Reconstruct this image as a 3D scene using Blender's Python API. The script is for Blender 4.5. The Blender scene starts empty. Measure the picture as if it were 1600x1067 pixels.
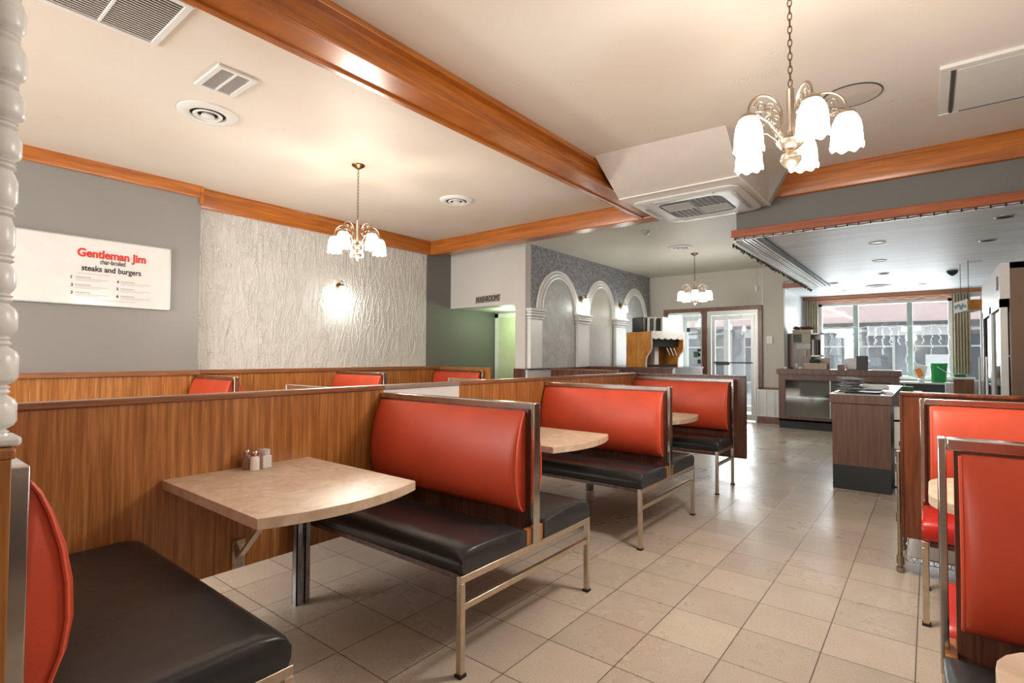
import bpy, bmesh, math, random
from mathutils import Vector, Matrix
random.seed(7)
PI = math.pi
C = bpy.context.scene.collection
scn = bpy.context.scene

# ------------------------------------------------------------------ camera
YAW, PITCH, ROLL = 0.6707, 0.0272, 0.0046
cam_d = bpy.data.cameras.new('camera')
cam_d.sensor_width = 36.0
cam_d.lens = 821.5 * 36.0 / 1600.0
cam_d.clip_start = 0.02
cam_d.clip_end = 200
cam = bpy.data.objects.new('camera', cam_d)
C.objects.link(cam)
fw = Vector((-math.sin(YAW) * math.cos(PITCH), math.cos(YAW) * math.cos(PITCH), math.sin(PITCH)))
rt = Vector((math.cos(YAW), math.sin(YAW), 0))
up = rt.cross(fw)
r2 = rt * math.cos(ROLL) + up * math.sin(ROLL)
u2 = -rt * math.sin(ROLL) + up * math.cos(ROLL)
M = Matrix(((r2.x, u2.x, -fw.x, 0), (r2.y, u2.y, -fw.y, 0), (r2.z, u2.z, -fw.z, 1.29), (0, 0, 0, 1)))
cam.matrix_world = M
scn.camera = cam

# ------------------------------------------------------------------ world, exposure
w = bpy.data.worlds.new('world')
scn.world = w
w.use_nodes = True
bg = w.node_tree.nodes['Background']
bg.inputs[0].default_value = (0.86, 0.93, 1.0, 1)
bg.inputs[1].default_value = 1.15
scn.view_settings.view_transform = 'Standard'
scn.view_settings.look = 'None'
scn.view_settings.exposure = 0.55
scn.view_settings.gamma = 1.0
scn.view_settings.use_curve_mapping = False


def area(name, loc, rot, sx, sy, power, col=(1, 1, 1)):
    d = bpy.data.lights.new(name, 'AREA')
    d.shape = 'RECTANGLE'
    d.size = sx
    d.size_y = sy
    d.energy = power
    d.color = col
    o = bpy.data.objects.new(name, d)
    o.location = loc
    o.rotation_euler = rot
    C.objects.link(o)
    return o


# daylight at front window and entrance (lights outside the glass), plus added rear fill
area('daylight_front_window', (-0.75, 13.75, 1.7), (-PI / 2, 0, 0), 2.4, 1.6, 100, (0.88, 0.96, 1.0))
area('daylight_entrance', (-3.4, 13.7, 1.3), (-PI / 2, 0, 0), 1.9, 2.1, 130, (0.88, 0.96, 1.0))
area('added_rear_fill', (-4.35, -2.72, 1.75), (PI / 2, 0, 0), 3.2, 1.8, 150, (1.0, 0.96, 0.91))  # unseen source, added to brighten the room from behind the camera
WARM = (1.0, 0.92, 0.82)
CHAND_POWER = 52

d = bpy.data.lights.new('washroom_corridor_lamp', 'POINT')
d.energy = 9
d.color = (0.75, 1.0, 0.62)
d.shadow_soft_size = 0.12
lo = bpy.data.objects.new('washroom_corridor_lamp', d)
lo.location = (-5.9, 7.3, 1.95)
C.objects.link(lo)

# ------------------------------------------------------------------ mesh builder
class MB:
    def __init__(self, o=(0, 0, 0)):
        self.bm = bmesh.new()
        self.o = Vector(o)

    def box(self, x0, y0, z0, x1, y1, z1):
        vs = []
        for x in (x0, x1):
            for y in (y0, y1):
                for z in (z0, z1):
                    vs.append(self.bm.verts.new((x, y, z)))
        for f in ((0, 1, 3, 2), (4, 6, 7, 5), (0, 4, 5, 1), (2, 3, 7, 6), (0, 2, 6, 4), (1, 5, 7, 3)):
            self.bm.faces.new([vs[i] for i in f])
        return self

    def obox(self, c, sx, sy, sz, rz=0.0, ry=0.0, rx=0.0):
        m = Matrix.Translation(c) @ Matrix.Rotation(rz, 4, 'Z') @ Matrix.Rotation(ry, 4, 'Y') @ Matrix.Rotation(rx, 4, 'X') @ Matrix.Diagonal((sx, sy, sz, 1))
        bmesh.ops.create_cube(self.bm, size=1, matrix=m)
        return self

    def prism(self, pts, axis, a, b):
        """pts: 2D outline; axis 'x' -> (y,z), 'y' -> (x,z), 'z' -> (x,y); from a to b along the axis"""
        def mk(p, t):
            if axis == 'x':
                return (t, p[0], p[1])
            if axis == 'y':
                return (p[0], t, p[1])
            return (p[0], p[1], t)
        A = [self.bm.verts.new(mk(p, a)) for p in pts]
        B = [self.bm.verts.new(mk(p, b)) for p in pts]
        n = len(pts)
        self.bm.faces.new(A)
        self.bm.faces.new(B[::-1])
        for i in range(n):
            self.bm.faces.new((A[i], A[(i + 1) % n], B[(i + 1) % n], B[i]))
        return self

    def tube(self, pts, r, seg=8, closed=False):
        pts = [Vector(p) for p in pts]
        n = len(pts)
        rings = []
        prev = None
        for i, p in enumerate(pts):
            if closed:
                t = (pts[(i + 1) % n] - pts[i - 1]).normalized()
            else:
                t = (pts[min(i + 1, n - 1)] - pts[max(i - 1, 0)]).normalized()
            if prev is None:
                a = Vector((0, 0, 1)) if abs(t.z) < 0.9 else Vector((1, 0, 0))
                prev = t.cross(a).normalized()
            u = (prev - t * prev.dot(t)).normalized()
            prev = u
            v = t.cross(u)
            rr = r[i] if isinstance(r, (list, tuple)) else r
            rings.append([self.bm.verts.new(p + (u * math.cos(2 * PI * k / seg) + v * math.sin(2 * PI * k / seg)) * rr) for k in range(seg)])
        m = n if closed else n - 1
        for i in range(m):
            A, B = rings[i], rings[(i + 1) % n]
            for k in range(seg):
                self.bm.faces.new((A[k], A[(k + 1) % seg], B[(k + 1) % seg], B[k]))
        if not closed:
            self.bm.faces.new(rings[0][::-1])
            self.bm.faces.new(rings[-1])
        return self

    def lathe(self, prof, c=(0, 0, 0), seg=24, cap=True, mod=None):
        """prof: list of (r,z)"""
        rings = []
        for j, (r, z) in enumerate(prof):
            ring = []
            for k in range(seg):
                a = 2 * PI * k / seg
                rr, zz = (r, z) if mod is None else mod(j, a, r, z)
                ring.append(self.bm.verts.new((c[0] + rr * math.cos(a), c[1] + rr * math.sin(a), c[2] + zz)))
            rings.append(ring)
        for A, B in zip(rings, rings[1:]):
            for k in range(seg):
                self.bm.faces.new((A[k], A[(k + 1) % seg], B[(k + 1) % seg], B[k]))
        if cap:
            self.bm.faces.new(rings[0][::-1])
            self.bm.faces.new(rings[-1])
        return self

    def loft(self, rings, cap=True):
        R = [[self.bm.verts.new(p) for p in ring] for ring in rings]
        n = len(R[0])
        for A, B in zip(R, R[1:]):
            for k in range(n):
                self.bm.faces.new((A[k], A[(k + 1) % n], B[(k + 1) % n], B[k]))
        if cap:
            self.bm.faces.new(R[0][::-1])
            self.bm.faces.new(R[-1])
        return self

    def grid(self, fn, nu, nv):
        V = [[self.bm.verts.new(fn(i / nu, j / nv)) for j in range(nv + 1)] for i in range(nu + 1)]
        for i in range(nu):
            for j in range(nv):
                self.bm.faces.new((V[i][j], V[i + 1][j], V[i + 1][j + 1], V[i][j + 1]))
        return self

    def build(self, name, m, parent=None, bevel=0.0, segs=2, smooth=True, ang=35, solid=0.0):
        bm = self.bm
        bmesh.ops.recalc_face_normals(bm, faces=bm.faces[:])
        bmesh.ops.translate(bm, vec=-self.o, verts=bm.verts[:])
        me = bpy.data.meshes.new(name)
        bm.to_mesh(me)
        bm.free()
        me.materials.append(m)
        ob = bpy.data.objects.new(name, me)
        C.objects.link(ob)
        if parent is not None:
            ob.parent = parent
        else:
            ob.location = self.o
        if smooth:
            me.polygons.foreach_set('use_smooth', [True] * len(me.polygons))
            me.set_sharp_from_angle(angle=math.radians(ang))
        if solid:
            s = ob.modifiers.new('solid', 'SOLIDIFY')
            s.thickness = solid
        if bevel:
            b = ob.modifiers.new('bevel', 'BEVEL')
            b.width = bevel
            b.segments = segs
            b.limit_method = 'ANGLE'
            b.harden_normals = False
        return ob


def thing(name, label, cat, loc=(0, 0, 0), rz=0.0, group=None):
    o = bpy.data.objects.new(name, None)
    o.empty_display_size = 0.1
    C.objects.link(o)
    o.location = loc
    o.rotation_euler = (0, 0, rz)
    o['label'] = label
    o['category'] = cat
    if group:
        o['group'] = group
    return o


def tag(o, label, cat, group=None, kind=None):
    o['label'] = label
    o['category'] = cat
    if group:
        o['group'] = group
    if kind:
        o['kind'] = kind
    return o


def struct(o, label=None):
    o['kind'] = 'structure'
    if label:
        o['label'] = label
    return o


def copy_tree(o, parent=None):
    c = o.copy()
    C.objects.link(c)
    if parent is not None:
        c.parent = parent
    for ch in list(o.children):
        copy_tree(ch, c)
    return c


def text(name, s, size, loc, rot, m, parent=None, align='LEFT', offset=0.0, shear=0.0, sx=1.0, ext=0.0008, width=None, height=None):
    cu = bpy.data.curves.new(name, 'FONT')
    cu.body = s
    cu.size = size
    cu.align_x = align
    cu.bevel_depth = offset
    cu.bevel_resolution = 0
    cu.shear = shear
    cu.extrude = ext
    t = bpy.data.objects.new(name, cu)
    C.objects.link(t)
    dg = bpy.context.evaluated_depsgraph_get()
    me = bpy.data.meshes.new_from_object(t.evaluated_get(dg))
    bpy.data.objects.remove(t)
    xs = [v.co.x for v in me.vertices]
    ys = [v.co.y for v in me.vertices]
    kx = sx if width is None else width / (max(xs) - min(xs))
    ky = 1.0 if height is None else height / (max(ys) - min(ys))
    x0 = min(xs) if align == 'LEFT' else (max(xs) + min(xs)) / 2
    for v in me.vertices:
        v.co.x = (v.co.x - x0) * kx
        v.co.y = v.co.y * ky
    me.materials.clear()
    me.materials.append(m)
    me.name = name
    o = bpy.data.objects.new(name, me)
    C.objects.link(o)
    if parent is not None:
        o.parent = parent
    o.location = loc
    o.rotation_euler = rot
    return o


# ------------------------------------------------------------------ materials
def srgb(r, g, b):
    f = lambda c: (c / 255 / 12.92) if c / 255 <= 0.04045 else ((c / 255 + 0.055) / 1.055) ** 2.4
    return (f(r), f(g), f(b), 1)


class NT:
    def __init__(self, name):
        self.m = bpy.data.materials.new(name)
        self.m.use_nodes = True
        self.t = self.m.node_tree
        self.b = self.t.nodes['Principled BSDF']

    def n(self, typ, **kw):
        nd = self.t.nodes.new(typ)
        ins = kw.pop('ins', {})
        for k, v in kw.items():
            setattr(nd, k, v)
        for k, v in ins.items():
            if hasattr(v, 'is_linked') or isinstance(v, bpy.types.NodeSocket):
                self.t.links.new(v, nd.inputs[k])
            else:
                nd.inputs[k].default_value = v
        return nd

    def link(self, a, b):
        self.t.links.new(a, b)

    def coord(self, scale=(1, 1, 1), loc=(0, 0, 0), rot=(0, 0, 0), space='Object'):
        tc = self.n('ShaderNodeTexCoord')
        mp = self.n('ShaderNodeMapping', ins={'Vector': tc.outputs[space], 'Scale': scale, 'Location': loc, 'Rotation': rot})
        return mp.outputs[0]

    def ramp(self, fac, stops):
        r = self.n('ShaderNodeValToRGB', ins={'Fac': fac})
        e = r.color_ramp.elements
        e[0].position, e[0].color = stops[0]
        e[1].position, e[1].color = stops[-1]
        for p, c in stops[1:-1]:
            x = e.new(p)
            x.color = c
        return r.outputs[0]

    def bump(self, h, strength=0.3, dist=0.01):
        b = self.n('ShaderNodeBump', ins={'Height': h, 'Strength': strength, 'Distance': dist})
        self.link(b.outputs[0], self.b.inputs['Normal'])
        return b

    def math(self, op, a, b=0.0):
        nd = self.n('ShaderNodeMath', operation=op)
        for i, v in enumerate((a, b)):
            if isinstance(v, bpy.types.NodeSocket):
                self.link(v, nd.inputs[i])
            else:
                nd.inputs[i].default_value = v
        return nd.outputs[0]


def plain(name, col, rough=0.5, metal=0.0, noise=0.0, nscale=8, spec=None, bump=0.0, bscale=60):
    t = NT(name)
    t.b.inputs['Base Color'].default_value = col
    t.b.inputs['Roughness'].default_value = rough
    t.b.inputs['Metallic'].default_value = metal
    if spec is not None:
        t.b.inputs['Specular IOR Level'].default_value = spec
    v = t.coord()
    nz = t.n('ShaderNodeTexNoise', ins={'Vector': v, 'Scale': nscale, 'Detail': 4.0})
    k = max(noise, 0.03)
    a = tuple(c * (1 - k) for c in col[:3]) + (1,)
    b = tuple(min(1, c * (1 + k)) for c in col[:3]) + (1,)
    t.link(t.ramp(nz.outputs[0], [(0.3, a), (0.7, b)]), t.b.inputs['Base Color'])
    if bump:
        n2 = t.n('ShaderNodeTexNoise', ins={'Vector': v, 'Scale': bscale, 'Detail': 3.0})
        t.bump(n2.outputs[0], bump, 0.003)
    return t.m


def wood(name, dark, mid, light, scale=(24, 24, 1.4), rough=0.35, coat=0.3):
    t = NT(name)
    v = t.coord(scale)
    n1 = t.n('ShaderNodeTexNoise', ins={'Vector': v, 'Scale': 1.0, 'Detail': 6.0, 'Roughness': 0.6, 'Distortion': 0.4})
    v2 = t.coord(tuple(s * 3.2 for s in scale))
    n2 = t.n('ShaderNodeTexNoise', ins={'Vector': v2, 'Scale': 1.0, 'Detail': 3.0})
    mx = t.math('ADD', t.math('MULTIPLY', n1.outputs[0], 0.7), t.math('MULTIPLY', n2.outputs[0], 0.3))
    t.link(t.ramp(mx, [(0.36, dark), (0.5, mid), (0.62, light)]), t.b.inputs['Base Color'])
    t.b.inputs['Roughness'].default_value = rough
    t.b.inputs['Coat Weight'].default_value = coat
    t.b.inputs['Coat Roughness'].default_value = 0.25
    return t.m


def emis(name, col, strength):
    t = NT(name)
    t.b.inputs['Base Color'].default_value = col
    t.b.inputs['Emission Color'].default_value = col
    t.b.inputs['Emission Strength'].default_value = strength
    return t.m


def glass(name, tint=(1, 1, 1, 1), refl=0.08, rough=0.02):
    t = NT(name)
    t.t.nodes.remove(t.b)
    tr = t.n('ShaderNodeBsdfTransparent', ins={'Color': tint})
    gl = t.n('ShaderNodeBsdfGlossy', ins={'Roughness': rough})
    mx = t.n('ShaderNodeMixShader', ins={0: refl, 1: tr.outputs[0], 2: gl.outputs[0]})
    out = [n for n in t.t.nodes if n.type == 'OUTPUT_MATERIAL'][0]
    t.link(mx.outputs[0], out.inputs[0])
    return t.m


m_lam = wood('walnut_laminate', srgb(132, 80, 34), srgb(168, 108, 52), srgb(196, 138, 78), (44, 44, 1.6), 0.3, 0.3)
m_lam_dark = wood('dark_laminate', srgb(62, 34, 24), srgb(88, 52, 38), srgb(112, 72, 55), (26, 26, 1.3), 0.35, 0.25)
m_lam_sheen = plain('painted_sheen_laminate', srgb(236, 238, 240), 0.12, noise=0.03, nscale=3)  # reflection of the windows put into the laminate colour
m_trim = wood('varnished_oak_trim', srgb(146, 78, 20), srgb(172, 98, 30), srgb(192, 116, 44), (1.2, 1.2, 22), 0.3, 0.4)
m_cap = wood('brown_cap_trim', srgb(118, 72, 42), srgb(140, 90, 55), srgb(160, 108, 72), (2, 2, 40), 0.3, 0.4)
m_frame_dark = wood('dark_door_wood', srgb(88, 48, 26), srgb(112, 66, 38), srgb(130, 80, 48), (14, 14, 2), 0.4, 0.2)
m_maho = wood('mahogany_trim', srgb(132, 64, 32), srgb(152, 78, 42), srgb(172, 94, 54), (1.2, 1.2, 22), 0.35, 0.3)
m_oak = wood('golden_oak', srgb(150, 92, 28), srgb(190, 128, 50), srgb(205, 145, 66), (9, 9, 2.4), 0.4, 0.2)
m_counter_lam = wood('mauve_brown_laminate', srgb(92, 66, 56), srgb(106, 78, 67), srgb(120, 90, 78), (30, 30, 1.5), 0.45, 0.1)
m_red = plain('red_vinyl', srgb(198, 72, 42), 0.42, noise=0.08, nscale=5, bump=0.12, bscale=350)
m_black = plain('black_vinyl', srgb(44, 46, 48), 0.3, noise=0.1, nscale=4, bump=0.5, bscale=14)
m_redseat = plain('red_seat_vinyl', srgb(190, 35, 28), 0.3, noise=0.08, nscale=5, bump=0.15, bscale=30)
m_piping = plain('red_piping', srgb(228, 96, 70), 0.4)
m_nickel = plain('brushed_nickel_frame', srgb(205, 190, 172), 0.28, 0.9, noise=0.1, nscale=30)
m_chrome = plain('worn_chrome', srgb(200, 192, 186), 0.16, 1.0, noise=0.12, nscale=12)
m_brass = plain('antique_brass', srgb(166, 150, 132), 0.32, 0.95, noise=0.1, nscale=30)
m_brass_dark = plain('dark_brass', srgb(120, 92, 58), 0.35, 0.95, noise=0.15, nscale=30)
m_white = plain('white_paint', srgb(222, 222, 218), 0.5)
m_white_gloss = plain('white_gloss_paint', srgb(228, 230, 228), 0.3)
m_plastic = plain('white_plastic', srgb(222, 222, 220), 0.35)
m_dark = plain('dark_void', srgb(38, 30, 26), 0.8)
m_blackp = plain('black_plastic', srgb(28, 28, 30), 0.4)
m_grey_wall = plain('mid_grey_paint', srgb(140, 139, 136), 0.45, noise=0.03, nscale=1.5)
m_char_wall = plain('charcoal_paint', srgb(110, 110, 106), 0.6, noise=0.03, nscale=1.5)
m_beige_wall = plain('putty_wall_paint', srgb(196, 192, 182), 0.6, noise=0.03, nscale=1.5)
m_white_wall = plain('white_wall_paint', srgb(206, 204, 200), 0.55, noise=0.02, nscale=2)
m_shade = emis('frosted_glass_shade', srgb(255, 246, 236), 9.0)
m_alum = plain('aluminium_frame', srgb(186, 190, 188), 0.4, 0.5)
m_glass = glass('window_glass')
m_case_glass = glass('case_glass', (0.92, 0.95, 0.94, 1), 0.14, 0.05)
m_green_bucket = plain('green_plastic', srgb(14, 140, 62), 0.35)
m_curtain = plain('striped_curtain_cloth', srgb(176, 162, 136), 0.9, noise=0.1)
m_paper = plain('white_paper', srgb(232, 232, 230), 0.7)
m_orange = plain('orange_card', srgb(235, 130, 40), 0.6)
m_card = plain('tan_cardboard', srgb(186, 166, 148), 0.8, noise=0.06)
m_greypl = plain('dark_grey_panel', srgb(72, 76, 76), 0.5)
m_kick = plain('black_kick_panel', srgb(46, 52, 56), 0.5, noise=0.15)
m_green = plain('green_packet', srgb(90, 150, 70), 0.5)
m_leg_steel = plain('galvanised_channel', srgb(158, 160, 162), 0.5, 0.3, noise=0.25, nscale=14)
m_steel = plain('stainless_side', srgb(108, 90, 76), 0.3, 0.35)
m_red_text = plain('red_lettering', srgb(214, 48, 38), 0.5)
m_black_text = plain('black_lettering', srgb(35, 33, 33), 0.5)
m_grey_text = plain('grey_small_print', srgb(168, 164, 162), 0.5)

# table laminate
t = NT('marbled_table_laminate')
v = t.coord((1, 1, 1))
n1 = t.n('ShaderNodeTexNoise', ins={'Vector': v, 'Scale': 9.0, 'Detail': 6.0, 'Distortion': 1.6})
t.link(t.ramp(n1.outputs[0], [(0.3, srgb(192, 168, 142)), (0.52, srgb(210, 188, 163)), (0.7, srgb(222, 204, 184))]), t.b.inputs['Base Color'])
t.b.inputs['Roughness'].default_value = 0.4
m_table = t.m

# floor tiles
t = NT('speckled_floor_tile')
v = t.coord((1, 1, 1), (1.045 + 0.328 * 40, -2.34 + 0.33 * 40, 0))
br = t.n('ShaderNodeTexBrick', offset=0.0, squash=1.0, ins={'Vector': v, 'Scale': 1.0, 'Mortar Size': 0.0028, 'Mortar Smooth': 0.3, 'Bias': 0.0, 'Brick Width': 0.328, 'Row Height': 0.33,
         'Color1': srgb(205, 194, 178), 'Color2': srgb(188, 178, 163), 'Mortar': srgb(104, 92, 80)})
v1 = t.coord((1, 1, 1))
sp = t.n('ShaderNodeTexNoise', ins={'Vector': v1, 'Scale': 150.0, 'Detail': 2.0, 'Roughness': 0.7})
spk = t.ramp(sp.outputs[0], [(0.36, (0.70, 0.62, 0.55, 1)), (0.47, (1, 1, 1, 1)), (0.6, (1, 1, 1, 1)), (0.72, (1.0, 1.0, 1.0, 1))])
mx = t.n('ShaderNodeMix', data_type='RGBA', blend_type='MULTIPLY')
mx.inputs[0].default_value = 0.75
t.link(br.outputs['Color'], mx.inputs[6])
t.link(spk, mx.inputs[7])
big = t.n('ShaderNodeTexNoise', ins={'Vector': v1, 'Scale': 1.1, 'Detail': 7.0, 'Roughness': 0.65})
st = t.ramp(big.outputs[0], [(0.32, (0.84, 0.83, 0.82, 1)), (0.55, (1, 1, 1, 1))])
mx2 = t.n('ShaderNodeMix', data_type='RGBA', blend_type='MULTIPLY')
mx2.inputs[0].default_value = 1.0
t.link(mx.outputs[2], mx2.inputs[6])
t.link(st, mx2.inputs[7])
t.link(mx2.outputs[2], t.b.inputs['Base Color'])
rr = t.n('ShaderNodeMapRange', ins={0: big.outputs[0], 1: 0.3, 2: 0.7, 3: 0.42, 4: 0.2})
t.link(rr.outputs[0], t.b.inputs['Roughness'])
inv = t.math('SUBTRACT', 1.0, br.outputs['Fac'])
t.bump(inv, 0.4, 0.002)
m_floor = t.m


# swirled plaster ceiling
def swirl(name, col, strength=0.35):
    t = NT(name)
    v = t.coord((1, 1, 1))
    vo = t.n('ShaderNodeTexVoronoi', ins={'Vector': v, 'Scale': 3.2, 'Randomness': 1.0})
    ring = t.math('SINE', t.math('MULTIPLY', vo.outputs['Distance'], 95.0))
    ms = t.n('ShaderNodeMapRange', ins={0: vo.outputs['Distance'], 1: 0.12, 2: 0.30, 3: 1.0, 4: 0.0})
    nz = t.n('ShaderNodeTexNoise', ins={'Vector': v, 'Scale': 1.3, 'Detail': 2.0})
    gate = t.n('ShaderNodeMapRange', ins={0: nz.outputs[0], 1: 0.48, 2: 0.58, 3: 0.0, 4: 1.0})
    h = t.math('MULTIPLY', t.math('MULTIPLY', ring, ms.outputs[0]), gate.outputs[0])
    fine = t.n('ShaderNodeTexNoise', ins={'Vector': v, 'Scale': 14.0, 'Detail': 4.0})
    t.bump(t.math('ADD', h, fine.outputs[0]), strength, 0.004)
    st = t.n('ShaderNodeTexNoise', ins={'Vector': v, 'Scale': 0.55, 'Detail': 3.0})
    c2 = tuple(x * y for x, y in zip(col[:3], (0.93, 0.89, 0.84))) + (1,)
    t.link(t.ramp(st.outputs[0], [(0.35, c2), (0.6, col)]), t.b.inputs['Base Color'])
    t.b.inputs['Roughness'].default_value = 0.55
    return t.m


m_ceiling = swirl('swirled_plaster_ceiling', srgb(226, 219, 209))
m_ceiling_rear = swirl('rear_ceiling_paint', srgb(214, 216, 206), 0.1)
# low brushed ceiling over the counter
t = NT('brushed_low_ceiling')
v = t.coord((1.2, 9, 1))
n1 = t.n('ShaderNodeTexNoise', ins={'Vector': v, 'Scale': 1.0, 'Detail': 4.0})
t.link(t.ramp(n1.outputs[0], [(0.35, srgb(212, 216, 218)), (0.65, srgb(232, 235, 236))]), t.b.inputs['Base Color'])
t.b.inputs['Roughness'].default_value = 0.5
t.bump(n1.outputs[0], 0.25, 0.005)
m_lowceil = t.m

# combed stucco (vertical brush strokes)
t = NT('combed_white_stucco')
v = t.coord((1, 7, 1.6))
wv = t.n('ShaderNodeTexNoise', ins={'Vector': v, 'Scale': 0.9, 'Detail': 3.0, 'Distortion': 1.8})
rid = t.math('ABSOLUTE', t.math('SUBTRACT', wv.outputs[0], 0.5))
rid = t.math('MULTIPLY', rid, 9.0)
mn = t.math('MINIMUM', rid, 1.0)
v2 = t.coord((1, 3.5, 2.2), (3, 5, 1), (0.5, 0, 0))
wv2 = t.n('ShaderNodeTexNoise', ins={'Vector': v2, 'Scale': 2.2, 'Detail': 2.0, 'Distortion': 2.5})
rid2 = t.math('MINIMUM', t.math('MULTIPLY', t.math('ABSOLUTE', t.math('SUBTRACT', wv2.outputs[0], 0.5)), 14.0), 1.0)
t.bump(t.math('MULTIPLY', mn, rid2), 0.75, 0.012)
t.b.inputs['Base Color'].default_value = srgb(212, 211, 206)
t.b.inputs['Roughness'].default_value = 0.8
m_stucco = t.m

# rough grey stucco of the arcade wall
t = NT('rough_grey_stucco')
v = t.coord()
n1 = t.n('ShaderNodeTexNoise', ins={'Vector': v, 'Scale': 26.0, 'Detail': 5.0, 'Distortion': 1.2})
t.link(t.ramp(n1.outputs[0], [(0.38, srgb(106, 108, 112)), (0.62, srgb(166, 169, 174))]), t.b.inputs['Base Color'])
t.bump(n1.outputs[0], 0.8, 0.012)
t.b.inputs['Roughness'].default_value = 0.45
m_rough = t.m

t = NT('marbled_pale_niche')
v = t.coord()
n1 = t.n('ShaderNodeTexNoise', ins={'Vector': v, 'Scale': 5.0, 'Detail': 8.0, 'Roughness': 0.7, 'Distortion': 1.0})
t.link(t.ramp(n1.outputs[0], [(0.35, srgb(170, 176, 174)), (0.65, srgb(204, 207, 204))]), t.b.inputs['Base Color'])
t.b.inputs['Roughness'].default_value = 0.4
m_niche = t.m

# ------------------------------------------------------------------ room shell
def sbox(name, x0, y0, z0, x1, y1, z1, m, bevel=0.0, label=None):
    c = ((x0 + x1) / 2, (y0 + y1) / 2, min(z0, z1))
    o = MB((0, 0, 0)).box(x0, y0, z0, x1, y1, z1).build(name, m, None, bevel)
    return struct(o, label)


sbox('floor', -8.2, -2.8, -0.12, 1.4, 13.5, 0.0, m_floor)
sbox('ceiling', -6.9, -2.8, 3.2, 1.4, 6.2, 3.3, m_ceiling)
sbox('ceiling_dining', -6.9, 6.2, 3.07, -1.66, 11.5, 3.2, m_ceiling_rear)
sbox('ceiling_counter', -1.66, 6.24, 2.62, 1.4, 13.5, 2.75, m_lowceil)
sbox('ceiling_window_bay', -2.3, 11.3, 2.62, -1.66, 13.5, 2.75, m_lowceil)
# left wall: protruding grey part, combed white part, charcoal corridor part
sbox('wall_left', -6.75, -2.8, 0, -6.5, 2.46, 3.2, m_grey_wall)
rs = random.Random(11)
b = MB().box(-6.8, 2.46, 0, -6.6, 6.0, 3.2)
for k in range(420):
    y_, z_ = rs.uniform(2.5, 5.96), rs.uniform(1.12, 2.98)
    tl = rs.gauss(0, 0.22) + (0.6 if rs.random() < 0.12 else 0)
    L = rs.uniform(0.2, 0.75)
    cv = rs.uniform(-0.5, 0.5)
    pts, rad = [], []
    for j in range(8):
        q = j / 7
        a_ = tl + cv * (q - 0.5)
        y_ += math.sin(a_) * L / 7
        z_ += math.cos(a_) * L / 7
        if z_ > 2.98 or z_ < 1.12 or y_ < 2.48 or y_ > 5.98:
            break
        pts.append((-6.6, y_, z_))
        rad.append(0.0015 + 0.0055 * math.sin(PI * min(1, q * 0.9 + 0.08)))
    if len(pts) > 2:
        b.tube(pts, rad, 6)
struct(b.build('wall_left_stucco', m_stucco, ang=60))
sbox('wall_left_corridor', -6.8, 6.0, 0, -6.6, 7.8, 3.2, m_char_wall)
sbox('wall_right', 1.2, -2.8, 0, 1.4, 13.5, 3.2, m_white_wall)
# back wall (behind the camera) with an opening added for the fill light
b = MB()
b.box(-6.8, -2.8, 0, 1.4, -2.65, 0.8)
b.box(-6.8, -2.8, 2.7, 1.4, -2.65, 3.2)
b.box(-6.8, -2.8, 0.8, -6.0, -2.65, 2.7)
b.box(-2.7, -2.8, 0.8, 1.4, -2.65, 2.7)
struct(b.build('wall_back', m_white_wall))
b = MB()
for x in (-6.0, -4.35, -2.75):
    b.box(x, -2.76, 0.8, x + 0.05, -2.69, 2.7)
b.box(-6.0, -2.76, 0.8, -2.7, -2.69, 0.85)
b.box(-6.0, -2.76, 2.65, -2.7, -2.69, 2.7)
wf = struct(b.build('window_added', m_alum))  # frame of the added, unseen opening around the fill light
# washroom corridor block: header, pier, corridor end and door
b = MB()
b.box(-6.6, 6.57, 2.11, -4.95, 6.72, 3.07)
b.box(-5.15, 6.57, 0, -4.95, 6.72, 2.11)
struct(b.build('wall_washroom_header', m_white_wall, bevel=0.004))
sbox('ceiling_corridor', -6.6, 6.72, 2.12, -5.0, 8.2, 2.2, m_white_wall)
sbox('wall_corridor_end', -6.7, 7.8, 0, -5.0, 8.0, 2.2, plain('pale_green_white', srgb(206, 212, 192), 0.5))
b = MB()
b.box(-6.58, 7.76, 0, -6.5, 7.8, 2.1)
b.box(-5.75, 7.76, 0, -5.66, 7.8, 2.1)
b.box(-6.58, 7.76, 2.02, -5.66, 7.8, 2.1)
b.build('door_frame', m_white, parent=struct(MB().box(-6.5, 7.77, 0.01, -5.75, 7.8, 2.02).build('door_2', plain('washroom_door_paint', srgb(196, 206, 170), 0.45))))
# arcade wall
sbox('wall_arcade', -5.1, 6.72, 0, -4.95, 11.4, 3.1, m_rough)
# rear wall with the entrance opening
b = MB()
b.box(-5.1, 11.26, 2.3, -2.2, 11.4, 3.1)
b.box(-5.1, 11.26, 0, -4.53, 11.4, 2.3)
b.box(-2.64, 11.26, 0, -2.2, 11.4, 2.3)
b.box(-5.1, 11.26, 0, -3.72, 11.4, 1.08)
struct(b.build('wall_rear', m_beige_wall))
# return wall to the front window
sbox('wall_return', -2.32, 11.4, 0, -2.2, 13.4, 2.75, m_white_gloss)
# window wall
b = MB()
b.box(-2.32, 13.3, 0, 1.4, 13.5, 0.86)
b.box(-2.32, 13.3, 2.46, 1.4, 13.5, 2.75)
b.box(-2.32, 13.3, 0.86, -1.9, 13.5, 2.46)
b.box(0.36, 13.3, 0.86, 0.5, 13.5, 2.46)
b.box(0.8, 13.3, 0.86, 1.4, 13.5, 2.46)
struct(b.build('wall_front', m_white_wall))
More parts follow.
